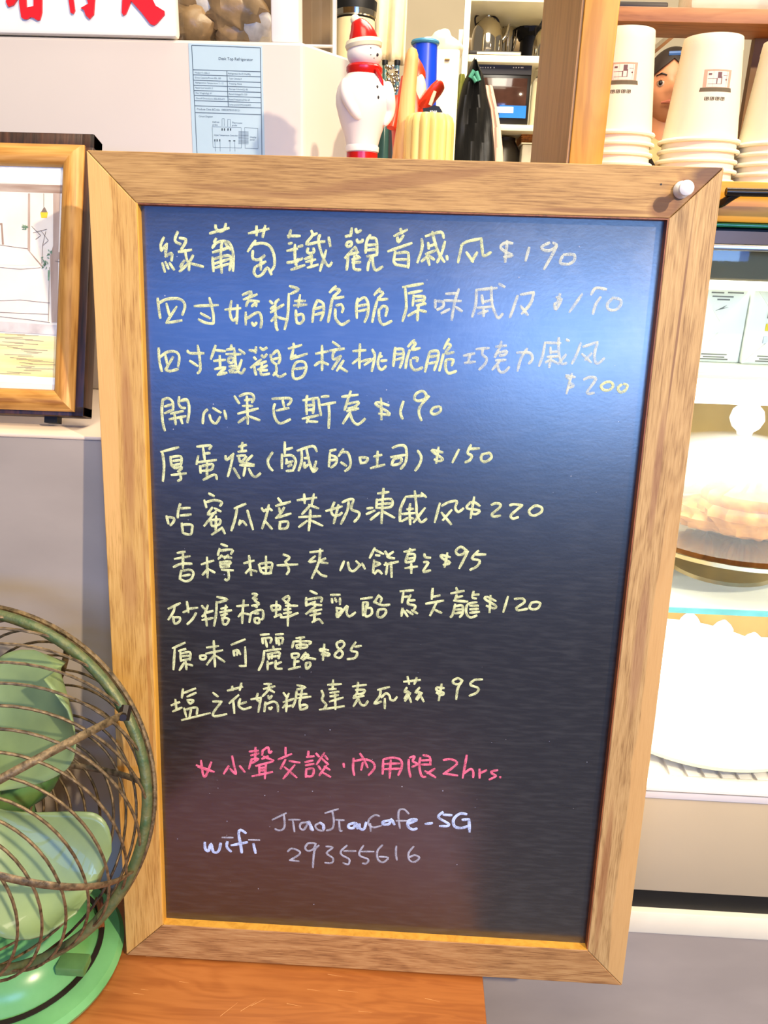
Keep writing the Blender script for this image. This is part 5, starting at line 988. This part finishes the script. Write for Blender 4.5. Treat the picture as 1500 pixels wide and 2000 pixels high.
# hanging towel on a rail
ty = 1.22
ra = thing('towel_rail', (at(745, -60, Y=ty).x, ty + .02, at(745, -60, Y=ty).z), 'steel rail above the kitchen counter that carries the pale towel', 'rail')
rz_ = at(745, -60, Y=ty).z
obj('bar', MB().tube([(-.2, ty, rz_), (.9, ty, rz_)], .006, 10), M_steel, ra)
obj('bracket', MB().box((-.19, ty, rz_ - .006), (-.178, 3.0, rz_ + .006)).box((.87, ty, rz_ - .006), (.882, 3.0, rz_ + .006)), M_steel, ra)
tw = MB(); cols = 26; rows = 10; vs = []; xa, xb = at(722, 60, Y=ty).x, at(795, 60, Y=ty).x; zt_, zb_ = rz_ + .009, at(760, 116, Y=ty).z
for j in range(rows + 1):
    for i in range(cols + 1):
        u = i / cols; v = j / rows; vs.append((xa + (xb - xa) * (u * (1 - .05 * v) + .02 * v), ty - .010 + .010 * math.sin(u * 15 + v) * (.3 + v), zt_ + (zb_ - zt_) * v - .012 * u * v))
tw.add(vs, [(j*(cols+1)+i, j*(cols+1)+i+1, (j+1)*(cols+1)+i+1, (j+1)*(cols+1)+i) for j in range(rows) for i in range(cols)])
o = obj('tea_towel', tw, mat('cream_cotton', (226, 206, 168), .9, var=.05, scale=90), origin=(xa, ty, rz_), label='pale cream tea towel hanging above the snowman and pestle', cat='towel'); o.modifiers.new('thick', 'SOLIDIFY').thickness = .003
# cream cabinet, cloth bag and blue tub
cbY = 1.12; a = at(858, 95, Y=cbY); b2 = at(899, 93, Y=cbY)
cb_ = thing('cream_cabinet', ((a.x + b2.x) / 2, cbY + .1, KZ), 'narrow cream cabinet standing between the blue tub and the white shelving', 'cabinet')
obj('cabinet_body', MB().box((at(838, 95, Y=cbY).x, cbY, KZ), (b2.x, cbY + .24, a.z), bev=.004), mat('cream_laminate', (240, 226, 186), .4, var=.03), cb_)
obj('door', MB().box((at(841, 95, Y=cbY).x, cbY - .008, KZ + .01), (b2.x - .003, cbY - .0005, a.z - .006), bev=.002), mat('cream_door', (244, 230, 192), .35, var=.03), cb_)
obj('handle', MB().box((at(868, 120, Y=cbY).x, cbY - .014, at(868, 120, Y=cbY).z), (at(878, 120, Y=cbY).x, cbY - .008, at(868, 117.5, Y=cbY).z)), mat('brass', (170, 130, 60), .3, .8), cb_, smooth=False)
bg_ = MB(); p = at(872, 84, Y=cbY + .08); rr = .048
bg_.ball((p.x - .012, cbY + .10, a.z + .020), (.048, .06, .027), 36, 20, fn=lambda d: 1 + .10 * math.sin(7 * d.x + 3) * math.cos(9 * d.y) + .22 * max(0, d.z) * math.sin(5 * d.x + 1.2) - .25 * max(0, -d.z - .5))
obj('cloth_bag', bg_, mat('off_white_cloth', (232, 218, 186), .9, var=.08, scale=60, bump=.4), origin=(p.x, cbY + .1, a.z), label='crumpled off-white cloth bundle lying on top of the cream cabinet', cat='cloth')
tY = 1.02; ta, tb = at(798, 84, Y=tY), at(846, 84, Y=tY); tc_ = at(822, 84, Y=tY); rt = (tb.x - ta.x) / 2
tub = thing('blue_tub', (tc_.x + .02, tY, KZ), 'bright blue plastic tub behind the pestle and the red figurine', 'tub')
obj('tub_wall', MB().lathe([(0, KZ), (rt * 1.10, KZ), (rt * 1.25, KZ + .003), (rt, tc_.z), (rt - .003, tc_.z), (rt * .9, tc_.z - .02)], (tc_.x + .008, tY, 0), 32), mat('blue_plastic', (10, 58, 190), .35, var=.1), tub)
obj('tub_rim', MB().tube([(tc_.x + .008 + rt * math.cos(i*math.pi/16), tY + rt * math.sin(i*math.pi/16), tc_.z) for i in range(32)], .004, 8, closed=True), mat('teal_rim', (60, 120, 150), .4), tub)
# small jars and bottles with tinsel behind the figurines
for i, (x, y, c) in enumerate(((752, 118, (60, 90, 84)), (776, 118, (70, 100, 110)))):
    Y = 1.0; p = at(x, y, Y=Y); r = .011
    bo = thing('dark_bottle', (p.x, Y, KZ), ['narrow dark bottle right behind the snowman', 'narrow dark bottle between the snowman and the pestle'][i], 'bottle', 'dark bottles on the kitchen counter')
    obj('glass', MB().lathe([(0, KZ), (r, KZ), (r, KZ + (p.z - KZ) * .62), (r * .4, KZ + (p.z - KZ) * .78), (r * .4, p.z - .008), (0, p.z - .008)], (p.x, Y, 0), 20), mat('dark_glass', c, .15), bo)
    obj('cap', MB().lathe([(r * .45, p.z - .008), (r * .5, p.z - .006), (r * .5, p.z), (0, p.z)], (p.x, Y, 0), 16), M_black, bo)
random.seed(21)
tr = MB()
for i in range(60):
    x, y = random.choice([(672, 150), (765, 150), (768, 175), (680, 160), (690, 155)]); p = at(x + random.gauss(0, 7), y + random.gauss(0, 14), Y=.95 + random.uniform(-.01, .01)); tr.ball(p, random.uniform(.002, .0048), 8, 6)
tp = at(676, 200, Y=.95)
hold = thing('tinsel_garland', (tp.x, .9, KZ), 'brown and silver tinsel garland on little posts behind the snowman', 'garland')
g_ = obj('beads', tr, M_chrome, hold); g_['kind'] = 'stuff'
for x in (676, 766): 
    p = at(x, 160, Y=.957); obj('post', MB().box((p.x - .003, .955, KZ + .006), (p.x + .003, .961, p.z)), M_dark, hold)
obj('foot', MB().box((at(660, 200, Y=.957).x, .945, KZ + .0003), (at(780, 200, Y=.957).x, .97, KZ + .006)), M_dark, hold)

# white shelving with kettles, tray and oven
SY = 1.55
p1 = at(905, 118, Y=SY)
zsA, zsB = at(1000, 122, Y=SY), at(1000, 108, Y=SY)
zsC, zsD = at(1000, 255, Y=SY), at(1000, 243, Y=SY)
zt0 = at(1000, 3, Y=SY)
sx0, sx1 = at(903, 100, Y=SY).x, at(1068, 115, Y=SY).x
sh = thing('white_shelving', ((sx0 + sx1) / 2, SY + .15, -.46), 'white metal kitchen shelving holding kettles and the small oven', 'shelving')
M_wm = mat('white_metal', (240, 230, 196), .4, var=.03)
uw = at(915, 100, Y=SY).x - sx0
for (X, Y) in ((sx0, SY), (sx1 - .0 + .0, SY), (sx0, SY + .34), (sx1, SY + .34)):
    obj('post', MB().box((X, Y, -.46), (X + uw, Y + .02, zt0.z + .02), bev=.001), M_wm, sh)
for zz, tt, yb in ((zsA.z, zsB.z, .34), (zsC.z, zsD.z, .34), (zt0.z, zt0.z + .014, .34), (.30, .315, .34)):
    obj('shelf', MB().box((sx0 + uw + .0005, SY + .001, zz), (sx1 - .0005, SY + yb, tt), bev=.001), M_wm, sh)
obj('back_panel', MB().box((sx0, SY + .362, .3), (sx1 + uw, SY + .37, zt0.z)), mat('taupe_back', (176, 150, 112), .7, var=.1), sh, smooth=False)
kY = SY + .12; zk_ = zsB.z + .0004; mk = kk(970, 60, kY)
trY = thing('dark_tray', (at(965, 100, Y=SY).x, SY + .1, zk_), 'dark flat tray under the round kettle on the upper kitchen shelf', 'tray')
obj('tray_plate', MB().box((at(917, 100, Y=SY).x, SY + .01, zk_), (at(1020, 100, Y=SY).x, SY + .30, zk_ + .011), bev=.003), M_dark, trY)
obj('tray_edge', MB().box((at(932, 100, Y=SY).x, SY + .006, zk_ + .002), (at(1018, 100, Y=SY).x, SY + .0095, zk_ + .007)), M_hatw, trY, smooth=False)
def kettle(x, ytop, wpx, Y, lab, h0, body):
    z0 = h0; zt = at(x, ytop, Y=Y).z; xx = at(x, 70, Y=Y).x; r = wpx / 2 * kk(x, 70, Y); h = zt - z0
    t = thing('kettle', (xx, Y, z0), lab, 'kettle', 'steel kettles on the upper kitchen shelf')
    prof = {'round': [(0, 0), (r*.98, 0), (r, .03*h), (r, .40*h), (r*.93, .62*h), (r*.74, .80*h), (r*.42, .88*h), (r*.40, .90*h), (0, .92*h)], 'jug': [(0, 0), (r*.75, 0), (r*.8, .05*h), (r, .75*h), (r*.9, .82*h), (r*.3, .9*h), (0, .91*h)]}[body]
    obj('kettle_body', MB().lathe([(a, b + z0) for a, b in prof], (xx, Y, 0), 40), M_chrome, t)
    obj('lid_knob', MB().lathe([(r*.10, z0 + .90*h), (r*.16, z0 + .93*h), (r*.16, z0 + .98*h), (0, zt)], (xx, Y, 0), 16), M_chrome, t)
    obj('handle', MB().tube(smooth_path([(xx - r*.75, Y, z0 + .72*h), (xx - r*.8, Y, z0 + .95*h), (xx - r*.1, Y + .01, z0 + 1.02*h), (xx + r*.5, Y, z0 + .92*h), (xx + r*.72, Y, z0 + .78*h)], 5), r*.055, 8), M_dark, t)
    obj('spout', MB().tube(smooth_path([(xx + r*.75, Y, z0 + .35*h), (xx + r*1.15, Y, z0 + .55*h), (xx + r*1.3, Y, z0 + .80*h)], 4), [r*.16]*5 + [r*.12]*2 + [r*.08]*2, 10), M_chrome, t)
kettle(952, 28, 62, kY, 'round bright steel kettle with a knob lid on the kitchen shelf, left', zk_ + .0115, 'round')
kettle(992, 38, 26, kY + .10, 'slim steel jug kettle beside the round kettle', zk_ + .0115, 'jug')
kettle(1062, 50, 40, kY, 'steel kettle partly hidden by the brown upright', zk_, 'round')
bl = MB(); p = at(1044, 46, Y=kY + .08); bl.ball((p.x, kY + .12, p.z), (.050, .04, .036), 24, 14, fn=lambda d: 1 + .15 * math.sin(8 * d.x) * math.cos(7 * d.z)); bl.tube([(p.x, kY + .12, p.z), (p.x, kY + .12, zk_)], .03, 16)
obj('black_mitt', bl, M_black, origin=(p.x, kY + .12, zk_), label='black padded mitt standing between the kettles', cat='mitt')
# small oven
ovY = SY + .03; o0, o1 = at(926, 236, Y=ovY), at(1040, 126, Y=ovY); zo = zsD.z + .0004
ov = thing('counter_oven', ((o0.x + o1.x) / 2, ovY + .12, zo), 'small black countertop oven with a glass door on the lower kitchen shelf', 'oven')
obj('oven_case', MB().box((o0.x, ovY, zo), (o1.x, ovY + .28, o1.z), bev=.004), mat('black_enamel', (26, 22, 20), .3, var=.2), ov)
obj('door_glass', MB().box((at(944, 160, Y=ovY).x, ovY - .004, at(1000, 228, Y=ovY).z), (at(1030, 160, Y=ovY).x, ovY - .0005, at(1000, 153, Y=ovY).z), bev=.001), mat('brown_oven_glass', (74, 48, 38), .08, var=.3), ov)
obj('control_band', MB().box((at(928, 140, Y=ovY).x, ovY - .003, at(1000, 146, Y=ovY).z), (at(1038, 140, Y=ovY).x, ovY - .0005, at(1000, 128, Y=ovY).z)), mat('control_black', (40, 32, 28), .3), ov, smooth=False)
mk_ = MB()
for x in (931, 935, 939, 943, 948, 953, 958, 965, 1003, 1008, 1013, 1018, 1021): 
    p = at(x, 132, Y=ovY - .003); mk_.box((p.x - .0012, ovY - .0036, p.z - .0012), (p.x + .0016, ovY - .003, p.z + .0012))
obj('control_marks', mk_, mat('pale_marks', (220, 214, 200), .5), ov, smooth=False)
a, b2 = at(974, 230, Y=ovY - .005), at(1028, 207, Y=ovY - .005)
obj('blue_display', MB().box((a.x, ovY - .007, a.z), (b2.x, ovY - .0045, b2.z)), mat('blue_screen', (44, 110, 190), .15, emit=.5), ov, smooth=False)
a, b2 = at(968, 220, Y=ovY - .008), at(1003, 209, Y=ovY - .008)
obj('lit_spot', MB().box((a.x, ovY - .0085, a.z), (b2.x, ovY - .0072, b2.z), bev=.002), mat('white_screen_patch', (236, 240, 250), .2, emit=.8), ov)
# roll of paper beside the oven
p = at(1052, 160, Y=ovY + .02); r = 12 * kk(1052, 160, ovY + .02)
pr = thing('paper_roll', (p.x, ovY + .03, zo), 'tall cream paper roll standing right of the small oven', 'paper roll')
obj('roll', MB().lathe([(r*.3, zo), (r, zo), (r, p.z), (r*.3, p.z)], (p.x, ovY + .03, 0), 28), mat('cream_paper', (236, 220, 172), .8, var=.05), pr)
obj('core', MB().lathe([(r*.3, zo), (r*.3, p.z - .001), (r*.25, p.z - .001)], (p.x, ovY + .03, 0), 20, cap=False), M_dark, pr)
jY = ovY + .05
j = thing('glass_jar', (p.x, jY, p.z), 'small glass jar on top of the cream paper roll', 'jar')
obj('jar_body', MB().lathe([(0, p.z + .0003), (.012, p.z + .0003), (.013, p.z + .02), (.009, p.z + .028), (0, p.z + .028)], (p.x, ovY + .03, 0), 20), M_glass, j)
obj('jar_lid', MB().lathe([(.0095, p.z + .0283), (.0095, p.z + .034), (0, p.z + .034)], (p.x, ovY + .03, 0), 20), M_chrome, j)
# basket and grey box below the lower shelf
for nm, x0_, x1_, y0_, y1_, m_, lab, cat_ in (('wicker_basket', 1018, 1050, 258, 280, mat('orange_wicker', (170, 104, 34), .7, var=.5, scale=160, bump=.8), 'orange wicker basket under the lower kitchen shelf', 'basket'),):
    Y = SY + .06; a, b2 = at(x0_, y1_, Y=Y), at(x1_, y0_, Y=Y)
    mb = MB().box((a.x, Y, a.z), (b2.x, Y + .12, b2.z), bev=.004)
    for i in range(6): mb.box((a.x - .001, Y - .002, a.z + (b2.z - a.z) * (i + .2) / 6), (b2.x + .001, Y, a.z + (b2.z - a.z) * (i + .7) / 6))
    bk = obj(nm, mb, m_, origin=(a.x, Y, a.z), label=lab, cat=cat_)
    bxz = a.z
Y = SY + .05; a, b2 = at(1024, 320, Y=Y), at(1054, 281, Y=Y)
gb = thing('grey_bin', ((a.x + b2.x) / 2, Y + .06, .3155), 'pale grey bin on the bottom kitchen shelf, under the wicker basket', 'bin')
obj('bin_body', MB().box((a.x - .01, Y - .01, .3155), (b2.x + .01, Y + .13, bxz - .004), bev=.004), mat('pale_grey_plastic', (196, 184, 156), .5), gb)
obj('bin_lid', MB().box((a.x - .013, Y - .013, bxz - .0038), (b2.x + .013, Y + .133, bxz - .0005), bev=.001), M_wm, gb)
Y = SY + .10; p = at(986, 270, Y=Y)
cn_ = thing('dark_canister', (p.x, Y, .3155), 'dark grey canister on the bottom kitchen shelf behind the pink cloth', 'canister')
obj('canister_body', MB().lathe([(0, .3155), (.04, .3155), (.04, p.z - .03), (.028, p.z - .008), (0, p.z - .008)], (p.x, Y, 0), 28), mat('dark_grey_metal', (64, 58, 48), .35, .4), cn_)
obj('canister_lid', MB().lathe([(.028, p.z - .008), (.028, p.z), (0, p.z)], (p.x, Y, 0), 20), M_dark, cn_)
# hanging cloths: black bag, pink towel, olive cloth
hk = thing('hook_rail', (at(935, 112, Y=SY - .03).x, SY - .02, zsA.z - .01), 'small hooks under the upper kitchen shelf holding the black bag', 'hooks')
hkp = at(928, 124, Y=SY - .02)
obj('hook', MB().tube([(hkp.x, SY + .001, hkp.z + .006), (hkp.x, SY - .022, hkp.z + .004), (hkp.x, SY - .026, hkp.z - .004)], .002, 8), M_chrome, hk)
def hang(name, outline, Y, th, m_, label, cat_, folds=4):
    """soft hanging cloth: outline rows (y, xl, xr) in the photograph"""
    mb = MB(); rows = []; n = 18
    for (y, xl, xr) in outline:
        a = at(xl, y, Y=Y); b2 = at(xr, y, Y=Y); ring = []
        for i in range(2 * n):
            u = i / n if i < n else 2 - i / n; s = -1 if i < n else 1
            bul = math.sin(math.pi * min(1, max(0, u))) ** .5
            ring.append((a.x + (b2.x - a.x) * u, Y + s * th * bul * (1 + .35 * math.sin(folds * u * 3.1 + y * .03)), (a.z + b2.z) / 2))
        rows.append(ring)
    c = 2 * n; vs = [p for r in rows for p in r]; fs = [(j*c+i, j*c+(i+1) % c, (j+1)*c+(i+1) % c, (j+1)*c+i) for j in range(len(rows)-1) for i in range(c)]
    fs += [tuple(range(c)), tuple(range((len(rows)-1)*c, len(rows)*c))[::-1]]
    mb.add(vs, fs); top_ = rows[0][0]
    return obj(name, mb, m_, origin=(top_[0], Y, top_[2]), label=label, cat=cat_)
bb = hang('black_bag', [(120, 922, 930), (132, 917, 936), (146, 912, 944), (165, 904, 948), (190, 898, 952), (215, 893, 958), (245, 889, 962), (280, 885, 965), (330, 882, 968), (370, 884, 964)], SY - .05, .03, mat('black_nylon', (16, 15, 14), .45, var=.3, scale=30, bump=.4), 'black shopping bag hanging from the corner of the white shelving', 'bag')
gm = MB()
for (x0_, y0_, x1_, y1_) in ((926, 138, 918, 152), (930, 140, 936, 158), (924, 150, 930, 160)): gm.tube([at(x0_, y0_, Y=SY - .085), at(x1_, y1_, Y=SY - .085)], .005, 8)
obj('green_print', gm, mat('sea_green_print', (70, 140, 116), .5), bb)
hang('pink_towel', [(168, 944, 962), (185, 946, 966), (215, 956, 972), (250, 960, 978), (290, 960, 982), (340, 958, 984)], SY - .022, .012, mat('pink_cotton', (240, 196, 170), .9, var=.06), 'long pink towel hanging in front of the small oven', 'towel')
hang('olive_cloth', [(146, 897, 908), (165, 894, 910), (200, 892, 908), (240, 890, 904)], SY - .03, .012, mat('olive_cotton', (140, 140, 60), .9, var=.1), 'olive green cloth hanging left of the black bag', 'cloth')

# ------------------------------------------------------------------ the person looking out between the cup stacks
PY = 2.15; mp_ = kk(1290, 170, PY)
hc = at(1306, 176, Y=PY); hs = .108   # half head height
pz = hc.z + hs                      # crown
floor_z = -.46; HT = pz - floor_z
per = thing('person', (hc.x, PY, floor_z), 'person with dark hair and a beige coat looking out between two stacks of cups', 'person')
def skin_mesh(name, joints, edges, radii, m_, sub=2):
    me = bpy.data.meshes.new(name); me.from_pydata([Vector(j) - per.location for j in joints], edges, []); o = bpy.data.objects.new(name, me); COL.objects.link(o)
    o.modifiers.new('s', 'SKIN'); bm = bmesh.new(); bm.from_mesh(me); lay = bm.verts.layers.skin.verify()
    for i, v in enumerate(bm.verts): v[lay].radius = (radii[i], radii[i] * .85); v[lay].use_root = (i == 0)
    bm.to_mesh(me); bm.free(); sb_ = o.modifiers.new('b', 'SUBSURF'); sb_.levels = sub; sb_.render_levels = sub
    bpy.context.view_layer.update(); e = bpy.data.meshes.new_from_object(o.evaluated_get(bpy.context.evaluated_depsgraph_get())); bpy.data.objects.remove(o)
    e.materials.clear(); e.materials.append(m_); e.shade_smooth(); q = bpy.data.objects.new(name, e); COL.objects.link(q); q.parent = per; return q
X, Y_, Z = hc.x, PY, floor_z; h = HT
J = [(X, Y_, Z + .52*h), (X, Y_, Z + .62*h), (X, Y_, Z + .74*h), (X, Y_, Z + .81*h), (X, Y_ - .01, Z + .875*h)]
R_ = [.15, .14, .155, .115, .052]; Ed = [(0,1),(1,2),(2,3),(3,4)]
for s in (-1, 1):
    b = len(J); J += [(X + s*.16, Y_, Z + .80*h), (X + s*.20, Y_, Z + .63*h), (X + s*.17, Y_ - .16, Z + .53*h), (X + s*.14, Y_ - .26, Z + .55*h)]; R_ += [.062, .050, .038, .026]; Ed += [(3,b),(b,b+1),(b+1,b+2),(b+2,b+3)]
    b = len(J); J += [(X + s*.09, Y_, Z + .46*h), (X + s*.10, Y_ - .01, Z + .27*h), (X + s*.10, Y_, Z + .05*h), (X + s*.11, Y_ - .12, Z + .025*h)]; R_ += [.09, .062, .045, .04]; Ed += [(0,b),(b,b+1),(b+1,b+2),(b+2,b+3)]
M_coat = mat('beige_coat', (206, 168, 112), .85, var=.08, scale=20); M_skin = mat('skin', (200, 132, 90), .5, var=.06)
skin_mesh('body', J, Ed, R_, M_coat)
turn = math.radians(-14)
def hp_(v):   # head-local (x right, y back, z up; in head half-heights) to world
    x, y, z = v; return (hc.x + hs * (x * math.cos(turn) - y * math.sin(turn)), PY - .01 + hs * (x * math.sin(turn) + y * math.cos(turn)), hc.z + hs * z)
hm = MB(); vs = []; fs = []; sg_, rg = 36, 28
for j in range(rg + 1):
    th = math.pi * j / rg
    for i in range(sg_):
        a = 2*math.pi*i/sg_; d = Vector((math.sin(th)*math.cos(a), math.sin(th)*math.sin(a), math.cos(th)))
        x, y, z = .70*d.x, .86*d.y, d.z
        if z < -.1: x *= 1 - .30 * (-z - .1); y = y * (1 - .12 * (-z)) if y > 0 else y
        if y < 0:
            f = max(0, -d.y)
            y -= .20 * math.exp(-((x/.10)**2)) * math.exp(-(((z+.14)/.16)**2)) * f      # nose
            y += .10 * (math.exp(-(((x-.26)/.15)**2)) + math.exp(-(((x+.26)/.15)**2))) * math.exp(-((z-.04)/.12)**2) * f   # sockets
            y -= .06 * math.exp(-((x/.22)**2)) * math.exp(-(((z+.46)/.07)**2)) * f      # lips
            y -= .07 * math.exp(-((x/.2)**2)) * math.exp(-(((z+.78)/.14)**2)) * f       # chin
            y -= .03 * math.exp(-(((abs(x)-.28)/.14)**2)) * math.exp(-(((z-.20)/.06)**2)) * f
        vs.append(hp_((x, y, z)))
for j in range(rg):
    for i in range(sg_): fs.append((j*sg_+i, (j+1)*sg_+i, (j+1)*sg_+(i+1) % sg_, j*sg_+(i+1) % sg_))
hm.add(vs, fs); obj('head', hm, M_skin, per)
obj('neck', MB().tube([hp_((0, .12, -.55)), (hc.x, PY + .005, Z + .80*h)], [.052, .060], 18), M_skin, per)
for s in (-1, 1):
    obj('ear', MB().ball(hp_((s*.70, .05, 0)), (.012, .020, .030), 14, 10), M_skin, per)
    e = obj('eye', MB().ball(hp_((s*.26, -.705, .04)), .0118, 14, 10), mat('eye_white', (200, 176, 156), .3), per)
    obj('iris', MB().ball(hp_((s*.26 - .02, -.775, .035)), .0068, 12, 8), M_dark, e)
    obj('eyelid', MB().tube([hp_((s*.26 - .14, -.74, .07)), hp_((s*.26 - .03, -.80, .125)), hp_((s*.26 + .13, -.73, .07))], [.002, .0045, .002], 8), M_skin, per)
    obj('eyebrow', MB().tube([hp_((s*.14, -.84, .22)), hp_((s*.28, -.80, .27)), hp_((s*.42, -.68, .23))], [.002, .0026, .0012], 8), M_dark, per)
obj('mouth', MB().tube([hp_((-.20, -.84, -.47)), hp_((0, -.93, -.46)), hp_((.20, -.84, -.47))], [.003, .0065, .003], 8), mat('lips', (170, 96, 72), .5), per)
hr = MB(); vs = []; fs = []
for j in range(15):
    th = math.pi * .60 * j / 14
    for i in range(40):
        a = 2*math.pi*i/40; d = Vector((math.sin(th)*math.cos(a), math.sin(th)*math.sin(a), math.cos(th)))
        k2 = 1.0
        z = d.z * 1.07 if d.y > -.35 or d.z > .62 else max(d.z, .52) * 1.07
        if d.y < -.35: zz = max(d.z, .62 - .55 * abs(d.x)); sc2 = math.sqrt(max(.01, 1 - zz*zz)) / max(.05, math.sqrt(1 - d.z*d.z)); x, y = .76*d.x*sc2, .93*d.y*sc2; z = zz*1.06
        else: x, y = .78*d.x, .96*d.y
        vs.append(hp_((x, y, z)))
for j in range(14):
    for i in range(40): fs.append((j*40+i, (j+1)*40+i, (j+1)*40+(i+1) % 40, j*40+(i+1) % 40))
hr.add(vs, fs); hr.tube([hp_((-.62, .35, .1)), hp_((-.66, .40, -.4)), hp_((-.60, .42, -1.0))], [.030, .034, .018], 12).tube([hp_((.62, .35, .1)), hp_((.66, .40, -.4)), hp_((.60, .42, -1.0))], [.030, .034, .018], 12).ball(hp_((0, .45, -.1)), (.072, .06, .08), 20, 14)
obj('hair', hr, mat('dark_brown_hair', (44, 30, 20), .6, var=.3, scale=60, stretch=(1, 1, .1)), per)
obj('headband', MB().tube([hp_((.80 * math.sin(t), -.80 * math.cos(t) * .9 + .08, .66 + .12*math.cos(t))) for t in (-.2, .2, .5, .8, 1.1, 1.4)], .007, 8), mat('blue_cloth', (60, 96, 150), .5), per)
obj('coat_strap', MB().tube(smooth_path([(X - .10, PY - .125, Z + .845*h), (X - .05, PY - .145, Z + .80*h), (X + .02, PY - .150, Z + .74*h), (X + .08, PY - .15, Z + .66*h)], 4), .016, 8, flat=.4), M_dark, per)
